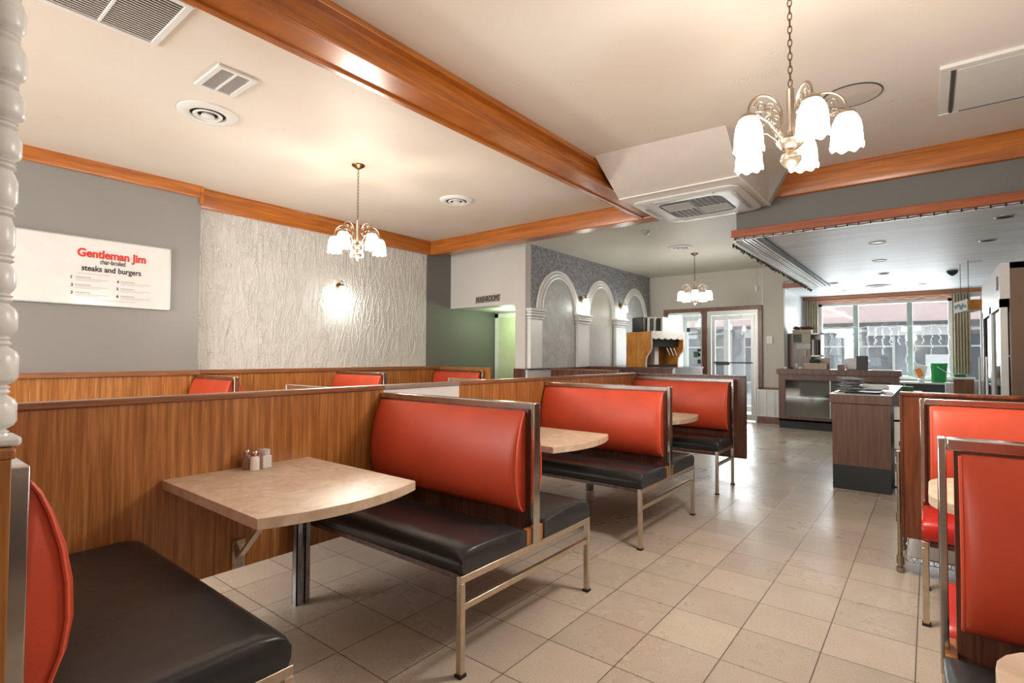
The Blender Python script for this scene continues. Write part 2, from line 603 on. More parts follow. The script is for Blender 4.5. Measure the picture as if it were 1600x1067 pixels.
# bulkhead over the counter
sbox('wall_bulkhead', -1.66, 6.1, 2.62, 1.2, 6.24, 3.2, m_char_wall)
sbox('wall_bulkhead_side', -1.66, 6.24, 2.62, -1.56, 11.26, 3.1, m_beige_wall)
sbox('wall_bulkhead_end', -2.2, 11.2, 2.75, -1.56, 11.4, 3.1, m_beige_wall)

# ---- wood trims
def trim(n, x0, y0, z0, x1, y1, z1, m=m_trim, bevel=0.004):
    return sbox('trim_%d' % n, x0, y0, z0, x1, y1, z1, m, bevel)


def crown(n, pts, axis, a, c):
    return struct(MB().prism(pts, axis, a, c).build('trim_%d' % n, m_trim, bevel=0.002))


# crown boards on the left wall (slightly moulded), the cross beam and the long beam
crown(1, [(-6.5, 3.2), (-6.5, 3.07), (-6.47, 3.07), (-6.465, 3.09), (-6.46, 3.19), (-6.45, 3.2)], 'y', -2.6, 2.44)
trim(2, -6.6, 2.44, 3.0, -6.455, 2.475, 3.2)
crown(3, [(-6.6, 3.2), (-6.6, 2.98), (-6.56, 2.98), (-6.55, 3.0), (-6.545, 3.18), (-6.52, 3.2)], 'y', 2.475, 6.1)
crown(4, [(6.02, 3.2), (6.04, 3.18), (6.04, 3.0), (6.05, 2.98), (6.24, 2.98), (6.24, 3.2)], 'x', -6.6, -1.2)
crown(5, [(6.02, 3.2), (6.035, 3.18), (6.035, 3.02), (6.05, 2.975), (6.1, 2.97), (6.1, 3.2)], 'x', -1.2, 1.2)
b = MB()
b.box(-2.76, -2.6, 3.0, -2.56, 6.04, 3.2)
b.box(-2.79, -2.6, 2.985, -2.745, 6.04, 3.02)
b.box(-2.57, -2.6, 2.995, -2.53, 6.04, 3.03)
b.box(-2.57, -2.6, 3.16, -2.50, 6.04, 3.2)
struct(b.build('trim_6', m_trim, bevel=0.005))
trim(7, -1.70, 6.03, 2.60, 1.2, 6.1, 2.685, m_maho)
trim(8, -2.21, 11.2, 2.62, -1.56, 11.26, 2.71, m_maho)
trim(9, -2.2, 13.24, 2.55, 1.2, 13.3, 2.62, m_trim)
trim(10, -1.9, 13.25, 2.45, 0.36, 13.3, 2.54, wood('pinkish_valance_wood', srgb(180, 120, 92), srgb(198, 140, 110), srgb(210, 158, 130), (1.2, 1.2, 22)))
# entrance frame in dark wood
b = MB()
b.box(-4.6, 11.2, 2.24, -2.58, 11.3, 2.32)
b.box(-2.66, 11.2, 0.66, -2.58, 11.3, 2.24)
b.box(-3.76, 11.2, 0, -3.66, 11.3, 2.24)
b.box(-4.6, 11.2, 1.06, -4.53, 11.3, 2.24)
struct(b.build('trim_11', m_frame_dark, bevel=0.004))
trim(12, -2.66, 11.2, 0.655, -2.2, 11.26, 0.69, m_frame_dark)
trim(13, -4.53, 11.21, 0.0, -3.76, 11.27, 1.08, m_lam_dark)
sbox('baseboard_rear', -2.66, 11.1, 0, -2.19, 11.26, 0.13, m_frame_dark, 0.004)
# wainscot of the left wall
b = MB()
b.box(-6.5, -2.6, 0, -6.475, 2.46, 1.06)
b.box(-6.6, 2.46, 0, -6.575, 6.5, 1.06)
struct(b.build('wall_left_wainscot', m_lam))
trim(14, -6.5, -2.6, 1.06, -6.445, 2.47, 1.112, m_cap)
trim(15, -6.6, 2.47, 1.06, -6.55, 6.5, 1.112, m_cap)
# dado ledge along the arcade wall
sbox('wall_arcade_dado', -4.95, 6.6, 0, -4.93, 11.2, 1.07, m_white_gloss)
trim(16, -4.95, 6.6, 1.07, -4.9, 11.2, 1.092, m_greypl, 0)
trim(17, -5.16, 6.545, 0.0, -4.95, 6.57, 1.09, m_lam_dark)

# ---- arcade: niches, pilasters, arches (built relief on the wall)
def arch_pts(y0, y1, zs, h, n=24):
    c, r = (y0 + y1) / 2, (y1 - y0) / 2
    return [(c + r * math.cos(PI * k / n), zs + h * math.sin(PI * k / n)) for k in range(n + 1)]


open_spans = [(6.98, 8.02), (8.49, 9.44), (9.98, 10.95)]
for i, (a, c) in enumerate(open_spans):
    root = thing('wall_arch', ['white moulded arch nearest the washroom opening on the rough grey wall', 'middle white moulded arch between the two wall lamps', 'farthest white moulded arch, by the rear corner'][i], 'arch', (-4.94, (a + c) / 2, 2.02), 0, 'white moulded arches')
    pts = [(a, 1.09)] + [(c, 1.09)] + arch_pts(a, c, 2.02, 0.60)
    MB((-4.94, (a + c) / 2, 2.02)).prism(pts, 'x', -4.949, -4.935).build('niche_panel', m_niche if i != 1 else plain('cream_niche_paint', srgb(206, 202, 190), 0.45), root)
    for g, (off, rr) in enumerate(((0.0, 0.030), (0.055, 0.030), (0.105, 0.024))):
        pts = arch_pts(a - off, c + off, 2.02, 0.60 + off)
        MB((-4.94, (a + c) / 2, 2.02)).tube([(-4.93 - 0.004 * g, p[0], p[1]) for p in pts], rr, 8).build('moulding', m_white_gloss, root)
pil = [(6.60, 6.96), (8.03, 8.45), (9.47, 9.95), (10.97, 11.2)]
for i, (a, c) in enumerate(pil):
    root = thing('pilaster', ['white pilaster at the corner beside the washroom opening', 'white pilaster between the nearest and middle arches', 'white pilaster between the middle and farthest arches', 'white pilaster in the rear corner behind the soda machine'][i], 'pilaster', (-4.93, (a + c) / 2, 1.09), 0, 'white pilasters')
    o_ = (-4.93, (a + c) / 2, 1.09)
    MB(o_).box(-4.949, a + 0.02, 1.092, -4.88, c - 0.02, 1.87).build('shaft', m_white_gloss, root, bevel=0.006)
    b = MB(o_)
    for z, e in ((1.87, 0.0), (1.915, 0.02), (1.96, 0.005), (2.0, 0.03)):
        b.box(-4.949, a - e, z, -4.86 + e, c + e, z + 0.042)
    b.build('capital', m_white_gloss, root, bevel=0.016, segs=3)

# ------------------------------------------------------------------ entrance door, sidelight, vestibule, front window
door = struct(MB((-3.66, 11.25, 0)).box(-3.66, 11.22, 0, -3.58, 11.28, 2.24).box(-2.72, 11.22, 0, -2.66, 11.28, 2.24).box(-3.58, 11.22, 2.15, -2.72, 11.28, 2.24).build('door_1', m_alum))
b = MB((-3.66, 11.25, 0))
b.box(-3.57, 11.23, 0.02, -3.50, 11.27, 2.14).box(-2.80, 11.23, 0.02, -2.73, 11.27, 2.14).box(-3.50, 11.23, 2.05, -2.80, 11.27, 2.14).box(-3.50, 11.23, 0.02, -2.80, 11.27, 0.14)
b.build('door_leaf', plain('door_white_aluminium', srgb(212, 216, 214), 0.4, 0.3), door, bevel=0.003)
MB((-3.66, 11.25, 0)).box(-3.5, 11.248, 0.14, -2.8, 11.254, 2.05).build('pane', m_glass, door)
b = MB((-3.66, 11.25, 0)).tube([(-3.52, 11.19, 1.17), (-2.76, 11.19, 1.17)], 0.012, 8).box(-3.48, 11.18, 1.12, -3.2, 11.225, 1.19)
b.build('push_bar', m_greypl, door)
MB((-3.66, 11.25, 0)).box(-3.22, 11.2, 2.085, -2.98, 11.23, 2.13).build('door_closer', m_alum, door)
win = struct(MB((-4.15, 11.25, 1.08)).box(-4.53, 11.22, 1.08, -4.5, 11.28, 2.24).box(-3.79, 11.22, 1.08, -3.76, 11.28, 2.24).box(-4.53, 11.22, 2.2, -3.76, 11.28, 2.24).build('window_2', m_alum))
MB((-4.15, 11.25, 1.08)).box(-4.5, 11.248, 1.08, -3.79, 11.254, 2.2).build('pane', m_glass, win)
# stickers on the sidelight
for i, (x, z, w_, h_, m_, lb) in enumerate([(-4.10, 1.82, 0.07, 0.09, m_greypl, 'small grey square sticker high on the sidelight glass'), (-3.87, 1.40, 0.08, 0.055, m_frame_dark, 'small maroon sticker on the sidelight glass'),
                                            (-3.95, 1.28, 0.11, 0.12, plain('green_sticker', srgb(96, 130, 106), 0.5), 'green square sticker on the sidelight glass'), (-3.86, 1.30, 0.05, 0.07, m_blackp, 'small black sticker beside the green one on the sidelight'),
                                            (-3.87, 1.14, 0.07, 0.09, m_greypl, 'small round-cornered grey sticker lowest on the sidelight')]):
    tag(MB((x, 11.24, z)).box(x, 11.238, z, x + w_, 11.244, z + h_).build('glass_sticker', m_, bevel=0.002), lb, 'sticker', 'stickers on the sidelight')
# vestibule: outer doors
sbox('wall_vestibule_left', -5.1, 11.4, 0, -4.95, 13.5, 2.75, m_white_gloss)
sbox('ceiling_vestibule', -5.1, 11.4, 2.62, -2.3, 13.5, 2.75, m_white_wall)
sbox('wall_vestibule_front', -5.1, 13.3, 2.3, -2.32, 13.5, 2.62, m_white_gloss)
outer = struct(MB((-3.6, 13.4, 0)).box(-4.95, 13.34, 0, -4.85, 13.44, 2.3).box(-2.42, 13.34, 0, -2.32, 13.44, 2.3).box(-3.95, 13.34, 0, -3.83, 13.44, 2.3).box(-3.12, 13.34, 0, -3.0, 13.44, 2.3).box(-4.85, 13.34, 2.2, -2.42, 13.44, 2.3).box(-4.85, 13.34, 0, -2.42, 13.44, 0.12).build('door_3', m_alum))
MB((-3.6, 13.4, 0)).box(-4.85, 13.385, 0.12, -2.42, 13.392, 2.2).build('pane', m_glass, outer)
b = MB((-3.6, 13.4, 0)).tube([(-3.16, 13.28, 1.0), (-3.16, 13.28, 1.3)], 0.012, 8).tube([(-2.96, 13.28, 1.0), (-2.96, 13.28, 1.3)], 0.012, 8).tube([(-4.8, 13.29, 1.85), (-4.0, 13.29, 1.9)], 0.012, 8)
b.build('handle', m_greypl, outer)
# vestibule notice boards seen through the sidelight
tag(MB((-4.7, 12.9, 1.2)).box(-4.95, 12.5, 1.3, -4.93, 12.8, 1.62).build('notice_sheet', m_paper), 'white notice sheet on the vestibule side wall', 'notice')

# front window: frame, mullions, panes
fwn = struct(MB((-0.75, 13.4, 0.86)).box(-1.9, 13.3, 0.86, -1.84, 13.42, 2.46).box(0.3, 13.3, 0.86, 0.36, 13.42, 2.46).box(-1.9, 13.3, 2.4, 0.36, 13.42, 2.46).box(-1.9, 13.26, 0.86, 0.36, 13.42, 0.92).build('window_3', m_white))
for x in (-1.215, -0.30):
    MB((-0.75, 13.4, 0.86)).box(x - 0.045, 13.3, 0.92, x + 0.045, 13.42, 2.4).build('mullion', plain('sage_mullion_paint', srgb(150, 168, 160), 0.5), fwn, bevel=0.004)
for a, c in ((-1.84, -1.26), (-1.17, -0.345), (-0.255, 0.3)):
    MB((-0.75, 13.4, 0.86)).box(a, 13.38, 0.92, c, 13.386, 2.4).build('pane', m_glass, fwn)
sw = struct(MB((0.65, 13.4, 0.86)).box(0.5, 13.34, 0.86, 0.53, 13.42, 2.46).box(0.77, 13.34, 0.86, 0.8, 13.42, 2.46).build('window_4', m_white))
MB((0.65, 13.4, 0.86)).box(0.53, 13.38, 0.86, 0.77, 13.386, 2.46).build('pane', m_glass, sw)

# curtains
def curtain(x0, x1, lb, folds):
    fn = lambda u, v_: (x0 + (x1 - x0) * u, 13.2 + 0.025 * math.sin(u * folds * 2 * PI), 0.98 + 1.55 * v_)
    o = MB(((x0 + x1) / 2, 13.2, 0.98)).grid(fn, folds * 8, 2).build('curtain', m_curtain, solid=0.004)
    return tag(o, lb, 'curtain', 'pleated curtains')


curtain(-2.14, -1.90, 'beige pleated curtain at the left end of the front window', 5)
curtain(0.36, 0.62, 'beige pleated curtain at the right end of the front window', 6)

# icicle lights in the window
m_wire = plain('white_wire', srgb(225, 228, 228), 0.5)
ic = thing('icicle_lights', 'white icicle string lights hanging inside the front window', 'string lights', (-0.75, 13.22, 1.93))
b = MB((-0.75, 13.22, 1.93))
pts = [(-1.88 + 2.22 * k / 40, 13.25, 1.93 + 0.015 * math.sin(k * 1.3)) for k in range(41)]
b.tube(pts, 0.006, 5)
drops = []
for k in range(17):
    x = -1.8 + 2.1 * k / 16
    L = random.choice([0.35, 0.55, 0.8, 0.9])
    seq = [(x + 0.018 * math.sin(j * 2.1 + k), 13.25, 1.93 - L * j / 8) for j in range(9)]
    b.tube(seq, 0.005, 4)
    drops += seq[1:]
b.build('wire', m_wire, ic)
b = MB((-0.75, 13.22, 1.93))
for p in drops:
    b.tube([(p[0], p[1] - 0.005, p[2]), (p[0] + 0.012, p[1] - 0.01, p[2] - 0.025)], 0.008, 5)
bl = b.build('bulbs', m_paper, ic)
bl['kind'] = 'stuff'
b = MB((-0.7, 13.22, 2.5))
for k in range(7):
    x = -1.7 + 0.32 * k
    b.tube([(x + 0.32 * j / 6, 13.235, 2.51 - 0.04 * math.sin(PI * j / 6)) for j in range(7)], 0.004, 4)
tag(b.build('garland_wire', m_wire), 'white wire garland draped along the wooden strip over the window', 'garland')

# ------------------------------------------------------------------ street outside
tag(MB((0, 20, -0.15)).box(-40, 13.55, -0.25, 30, 60, -0.13).build('street', plain('pale_asphalt', srgb(190, 192, 194), 0.8, noise=0.05)), 'pale grey street outside the windows', 'street', kind='structure')
bd = thing('building', 'pale storefront building across the street with a pink upper band', 'building', (-4, 22, -0.13))
bo = (-4, 22, -0.13)
MB(bo).box(-30, 22, 2.45, 20, 27, 6.0).build('fascia', plain('pink_fascia', srgb(226, 200, 194), 0.7), bd)
MB(bo).box(-30, 22.6, -0.13, 20, 27, 2.45).build('wall', plain('grey_brick', srgb(150, 156, 160), 0.7, noise=0.25, nscale=1.5), bd)
for i in range(14):
    x = -22 + i * 2.7
    w_ = MB(bo).box(x, 22.5, 0.3, x + 2.1, 22.6, 2.2).build('shop_window', plain('shop_glass', srgb(88, 96, 100), 0.1), bd)
    MB(bo).box(x - 0.08, 22.46, 0.22, x, 22.6, 2.3).box(x + 2.1, 22.46, 0.22, x + 2.18, 22.6, 2.3).box(x, 22.46, 2.2, x + 2.1, 22.6, 2.3).box(x, 22.46, 0.22, x + 2.1, 22.6, 0.3).box(x, 22.46, 1.65, x + 2.1, 22.6, 1.71).build('shop_window_frame', m_alum, w_)
    if i % 2 == 0:
        MB(bo).box(x + 0.3, 22.44, 0.5, x + 1.1, 22.5, 1.4).build('poster', m_paper, bd)
for i in range(6):
    MB(bo).box(-14 + i * 4.1, 22.3, 2.05, -11.8 + i * 4.1, 22.45, 2.4).build('sign_board', m_paper, bd)
MB(bo).box(-30, 21.9, 2.38, 20, 22.0, 2.5).build('ledge', m_greypl, bd)

# ------------------------------------------------------------------ partitions
def partition(name, lb, x0, x1, y0, y1, z0, z1, m=m_lam, capm=m_cap, along='y', capz=0.028, grp=None):
    o_ = ((x0 + x1) / 2, (y0 + y1) / 2, z0)
    r = thing(name, lb, 'partition', o_, 0, grp)
    MB(o_).box(x0, y0, z0, x1, y1, z1 - capz).build('panel', m, r)
    if along == 'y':
        MB(o_).box(x0 - 0.012, y0, z1 - capz, x1 + 0.012, y1, z1).build('cap', capm, r, bevel=0.005)
    else:
        MB(o_).box(x0, y0 - 0.012, z1 - capz, x1 + 0.012, y1 + 0.012, z1).build('cap', capm, r, bevel=0.005)
        MB(o_).box(x1 - 0.008, y0 - 0.012, z0, x1 + 0.014, y1 + 0.012, z1 - capz).build('edge_trim', capm, r, bevel=0.004)
    return r


partition('booth_partition', 'long walnut laminate partition behind the nearest table', -2.69, -2.64, -1.0, 2.055, 0.255, 1.105, grp='booth partitions')
partition('booth_partition', 'short partition panel with window reflection painted pale, behind the first complete red booth', -2.69, -2.64, 2.055, 2.72, 0.255, 1.105, m=m_lam_sheen, capm=plain('grey_brown_cap', srgb(150, 136, 126), 0.3), grp='booth partitions')  # stretch of partition whose window reflection is painted as pale laminate
partition('booth_partition', 'walnut laminate partition behind the second and third tables', -2.69, -2.64, 2.72, 5.6, 0.255, 1.105, grp='booth partitions')

# ------------------------------------------------------------------ booth benches
PROF = [(0.0, 0.545), (0.03, 0.547), (0.06, 0.575), (0.086, 0.64), (0.097, 0.71), (0.094, 0.79), (0.080, 0.87), (0.056, 0.945), (0.034, 0.995), (0.014, 1.022), (0.0, 1.024)]


def bench(lb, x, y, dirx, L, sides=(-1, 1), seat_m=None, panel=None, panel_m=None, grp='red and black booth benches', panel_z=(0.26, 1.1), panel_y=0.085, depth=0.505, over=0.1):
    seat_m = seat_m or {-1: m_black, 1: m_black}
    o_ = (x, y, 0)
    r = thing('booth_bench', lb, 'bench', o_, 0, grp)
    X = lambda u: x + dirx * u

    def B(u0, v0, z0, u1, v1, z1, nm, m, bevel=0.0, segs=2, parent=None):
        a, c = sorted((X(u0), X(u1)))
        return MB(o_).box(a, y + v0, z0, c, y + v1, z1).build(nm, m, parent or r, bevel, segs)
    lo = -(depth + 0.005) if -1 in sides else -0.015
    hi = depth + 0.005 if 1 in sides else 0.015
    ends = sorted(set([lo + 0.013, hi - 0.013]))
    for v in ends:
        lg = B(0, v - 0.013, 0.0, 0.026, v + 0.013, 0.372, 'leg', m_nickel, 0.002)
        B(-0.004, v - 0.018, 0.0, 0.03, v + 0.018, 0.012, 'foot_pad', m_dark, parent=lg)
    B(0, lo, 0.372, 0.026, hi, 0.402, 'seat_rail', m_nickel, 0.002)
    B(0.002, lo + 0.026, 0.262, 0.024, hi - 0.026, 0.288, 'stretcher', m_nickel, 0.002)
    for s in sides:
        a, c = sorted((s * 0.075, s * (depth - 0.015)))
        B(0.03, a, 0.375, L, c, 0.398, 'seat_board', m_lam_dark)
        # seat cushion, puffed
        o = s
        n = 14
        rings = []
        v0, v1 = 0.068, depth
        us = [0.0, 0.006, 0.02, 0.05, 0.12] + [0.12 + (L - 0.14) * k / 8 for k in range(1, 9)] + [L - 0.004, L]
        for u in us:
            e = 1.0
            if u < 0.05:
                e = [0.80, 0.90, 0.97, 1.0][[0.0, 0.006, 0.02, 0.05].index(u)]
            wav = 0.004 * math.sin(u * 21 + s)
            pr = [(v0, 0.404), (v0, 0.462), (v0 + 0.012, 0.482), (v0 + 0.05, 0.494), (v0 + 0.2, 0.507 + wav), (v1 - 0.09, 0.509 + wav), (v1 - 0.04, 0.503), (v1 - 0.012, 0.486), (v1 + 0.002, 0.46), (v1, 0.425), (v1 - 0.01, 0.404)]
            cz = 0.455
            cv = (v0 + v1) / 2
            rings.append([(X(u + (0.0 if e < 1 else 0)), y + s * (cv + (p[0] - cv) * (0.94 + 0.06 * e)), (cz + (p[1] - cz) * e) if p[1] > cz else p[1]) for p in pr])
        MB(o_).loft(rings).build('seat', seat_m[s], r, ang=50)
        # backrest cushion
        rings = []
        u0, u1 = 0.045, L - 0.012
        us = [0, 0.004, 0.016, 0.04, 0.08] + [0.08 + (u1 - u0 - 0.16) * k / 6 for k in range(1, 6)] + [u1 - u0 - 0.08, u1 - u0 - 0.04, u1 - u0 - 0.016, u1 - u0 - 0.004, u1 - u0]
        for u in us:
            dd = min(u, u1 - u0 - u)
            e = 0.80 if dd <= 0 else 0.88 if dd < 0.01 else 0.95 if dd < 0.03 else 0.99 if dd < 0.06 else 1.0
            rings.append([(X(u0 + u), y + s * (0.024 + p[0] * e), 0.78 + (p[1] - 0.78) * (0.985 + 0.015 * e)) for p in PROF])
        bk = MB(o_).loft(rings).build('backrest', m_red, r, ang=60)
        pp = [(X(u0 - 0.002), y + s * (0.024 + p[0] * 0.80), 0.78 + (p[1] - 0.78) * 0.985) for p in PROF[1:-1]]
        MB(o_).tube(pp, 0.005, 6).build('piping', m_piping, bk)
    # back board + chrome frame
    B(0.03, -0.022, 0.402, L, 0.022, 1.03, 'back_board', m_lam_dark)
    B(-0.006, -0.026, 0.402, 0.014, 0.026, 1.063, 'post', m_chrome, 0.003)
    B(0.014, -0.026, 1.03, L, 0.026, 1.063, 'top_rail', m_chrome, 0.004)
    if len(sides) == 2:
        B(0.004, -0.064, 0.404, 0.03, 0.064, 0.475, 'base_block', m_lam)
        B(0.03, -0.064, 0.40, L, 0.064, 0.46, 'base_strip', m_lam_dark)
    if panel is not None:
        pv = panel * panel_y
        a, c = sorted((pv - 0.02, pv + 0.02))
        p = B(-over + 0.015, a, panel_z[0], L, c, panel_z[1] - 0.02, 'end_panel', panel_m or m_lam_dark)
        B(-over, a - 0.012, panel_z[1] - 0.02, L, c + 0.012, panel_z[1], 'panel_cap', m_cap if panel_m is None else panel_m, 0.004, parent=p)
        B(-over, a - 0.006, panel_z[0], -over + 0.015, c + 0.006, panel_z[1] - 0.02, 'panel_edge', m_cap if panel_m is None else panel_m, 0.002, parent=p)
    return r


bench('red-backed black booth bench in the near left corner, cut by the photo edge', -1.44, 0.209, -1, 1.19, (1,), panel=-1, panel_m=m_lam, panel_z=(0.1, 1.117), panel_y=0.046, depth=0.60, over=0.13)
bench('first complete double booth bench beyond the nearest table', -1.48, 2.055, -1, 1.15)
bench('second double booth bench, between the second and third tables', -1.515, 3.81, -1, 1.12)
bench('last bench of the near row with dark brown panel behind its red back', -1.56, 5.58, -1, 1.07, (-1,), panel=1, panel_m=m_lam_dark)
bench('double bench at the right edge with black seat facing the camera, in shadow', 0.02, 1.95, 1, 1.17, (-1, 1), seat_m={-1: m_black, 1: m_redseat})
bench('bench just beside the camera at the lower right, unseen, added to shade the next bench', 0.06, 0.10, 1, 1.13, (-1, 1))  # out of view; added to keep light off the bench beyond
bench('bench with all red seat at the right edge against dark end panel', -0.04, 3.76, 1, 1.22, (-1,), seat_m={-1: m_redseat}, panel=1, panel_m=wood('red_brown_panel', srgb(74, 34, 18), srgb(100, 50, 26), srgb(126, 68, 36), (20, 20, 1.4), 0.3, 0.3), panel_z=(0.25, 1.09))
for yy, lb in ((2.45, 'leftmost wall bench, its red top showing over the partition below the combed wall'), (4.3, 'middle wall bench showing over the partition below the wall lamp')):
    bench(lb, -5.5, yy, -1, 1.06 if yy > 2.46 else 0.96)
bench('last wall bench with wood end panel, near the washroom corridor', -5.5, 6.2, -1, 1.06, (-1,), panel=1, panel_m=m_lam)
bench('double bench behind the long partition, its chrome corner just showing over it', -3.85, 2.1, 1, 1.15)
bench('double bench behind the partition, chrome corner showing beside the pale panel', -3.85, 3.83, 1, 1.15)

# ------------------------------------------------------------------ booth tables
def table(lb, x0, x1, y0, y1, free=1, support=None, grp='booth tables', rad=0.0):
    """free=+1: the bowed edge is at x1 ; free=-1: at x0"""
    xa, xf = (x0, x1) if free > 0 else (x1, x0)
    o_ = ((x0 + x1) / 2, (y0 + y1) / 2, 0)
    r = thing('booth_table', lb, 'table', o_, 0, grp)
    pts = [(xa, y0)]
    n = 16
    bow = 0.075
    if rad:
        xc = xf + free * 0.0
        for k in range(7):
            a = -PI / 2 + PI / 2 * k / 6
            pts.append((xc - free * rad + free * rad * math.cos(a), y0 + rad + rad * math.sin(a)))
        for k in range(7):
            a = PI / 2 * k / 6
            pts.append((xc - free * rad + free * rad * math.cos(a), y1 - rad + rad * math.sin(a)))
    else:
        for k in range(n + 1):
            s = k / n
            pts.append((xf + free * bow * (1 - (2 * s - 1) ** 2), y0 + (y1 - y0) * s))
    pts.append((xa, y1))
    top = MB(o_).prism(pts, 'z', 0.70, 0.7385).build('tabletop', m_table, r, bevel=0.001, segs=1, smooth=False)
    sg = free
    wx = xa + 0.01 * sg
    yc = (y0 + y1) / 2 + 0.0
    b = MB(o_)
    yc -= 0.02
    b.box(min(wx, wx + sg * 0.008), yc - 0.03, 0.262, max(wx, wx + sg * 0.008), yc + 0.03, 0.395)
    b.obox((wx + sg * 0.22, yc, 0.50), 0.56, 0.03, 0.012, ry=-sg * math.atan2(0.38, 0.42))
    b.box(min(wx + sg * 0.1, wx + sg * 0.5), yc - 0.02, 0.685, max(wx + sg * 0.1, wx + sg * 0.5), yc + 0.02, 0.70)
    for dz in (0.28, 0.378):
        for dy in (-0.02, 0.02):
            b.tube([(wx + sg * 0.006, yc + dy, dz), (wx + sg * 0.014, yc + dy, dz)], 0.006, 8)
    b.build('wall_bracket', m_nickel, r)
    if support:
        b = MB(o_)
        for dy in (-0.045, 0.0):
            yy = support + dy
            xs = wx + sg * 0.03
            b.box(min(xs, xs + sg * 0.04), yy, 0, max(xs, xs + sg * 0.04), yy + 0.006, 0.70)
            b.box(min(xs, xs + sg * 0.004), yy, 0, max(xs, xs + sg * 0.004), yy + 0.03, 0.70)
            b.box(min(xs + sg * 0.036, xs + sg * 0.04), yy, 0, max(xs + sg * 0.036, xs + sg * 0.04), yy + 0.03, 0.70)
        b.build('support_post', m_leg_steel, r)
    return r


table('nearest cream table with shakers on it, fixed to the partition', -2.64, -1.775, 0.865, 1.56, support=1.50)
table('second cream table, between the two double booth benches', -2.64, -1.79, 2.66, 3.36)
table('third cream table, before the last bench of the near row', -2.64, -1.75, 4.42, 5.08, support=4.48)
table('cream table at the lower right corner with rounded corners', 0.085, 1.2, 0.80, 1.42, free=-1, support=None, rad=0.14)
table('cream table between the two red benches at the right edge', -0.01, 1.2, 2.55, 3.2, free=-1, support=None, rad=0.2)
table('cream table hidden behind the long partition, below the wall lamp side', -3.75, -2.69, 2.66, 3.3, free=-1, support=None)

# shakers and packets on the nearest table
def shaker(x, y, lb, fill):
    o_ = (x, y, 0.7385)
    r = thing('shaker', lb, 'shaker', o_, 0, 'shakers on the nearest table')
    oct_ = lambda j, a, rr, z: (rr * (1.0 - 0.05 * abs(math.sin(4 * a))), z)
    MB(o_).lathe([(0.018, 0), (0.022, 0.004), (0.021, 0.05), (0.019, 0.062), (0.013, 0.07)], o_, 16, mod=oct_).build('jar', fill, r)
    MB(o_).lathe([(0.015, 0.068), (0.0155, 0.082), (0.011, 0.092), (0.003, 0.095)], o_, 16).build('lid', m_chrome, r)


m_pepper = plain('pepper_in_glass', srgb(150, 118, 90), 0.2, noise=0.35, nscale=160)
m_salt = plain('salt_in_glass', srgb(236, 232, 228), 0.2)
shaker(-2.585, 1.205, 'pepper shaker, the brown left one of the pair', m_pepper)
shaker(-2.525, 1.215, 'salt shaker, the white front one beside the pepper', m_salt)
pk = thing('packet_holder', 'white sugar packet holder standing behind the salt shaker', 'packet holder', (-2.56, 1.275, 0.7385))
po = (-2.56, 1.275, 0.7385)
MB(po).box(-2.592, 1.255, 0.7385, -2.528, 1.30, 0.80).build('holder', m_plastic, pk, bevel=0.004)
b = MB(po)
for k in range(6):
    b.obox((-2.56 + random.uniform(-.004, .004), 1.262 + 0.006 * k, 0.79), 0.052, 0.003, 0.075, rx=random.uniform(-.08, .08))
b.build('packets', m_paper, pk)
MB(po).lathe([(0.001, 0), (0.014, 0.001), (0.014, 0.003), (0.001, 0.004)], (-2.545, 1.252, 0.81), 14).build('heart_mark', m_piping, pk)

# ------------------------------------------------------------------ turned spindle on the near end panel
sx, sy = -1.37, 0.163
sp = thing('turned_spindle', 'white turned wooden spindle standing on the end panel at the left edge', 'spindle', (sx, sy, 1.118))
so = (sx, sy, 1.118)
MB(so).box(sx - 0.042, sy - 0.042, 1.118, sx + 0.042, sy + 0.042, 1.136).build('base_plate', m_white_gloss, sp, bevel=0.006)
prof = [(0.028, 1.136)]
z = 1.14
k = 0
while z < 3.05:
    h = 0.083 + 0.008 * math.sin(k * 1.7)
    R_ = 0.036 + 0.005 * math.sin(k * 0.9 + 1)
    prof += [(0.026, z), (0.030, z + 0.003), (0.024, z + 0.007), (R_ - 0.004, z + 0.014), (R_, z + 0.022), (R_, z + h - 0.03), (R_ - 0.004, z + h - 0.02), (0.024, z + h - 0.011), (0.030, z + h - 0.006)]
    z += h
    k += 1
prof += [(0.03, 3.06), (0.034, 3.195)]
MB().lathe([(r_, z_) for r_, z_ in prof], (sx, sy, 0), 16, mod=lambda j, a, rr, zz: (rr * (1 - 0.05 * abs(math.sin(4 * a))) if rr > 0.031 else rr, zz)).build('shaft', m_white_gloss, sp, ang=50)
sp.children[1].location = (-sx, -sy, -1.118)

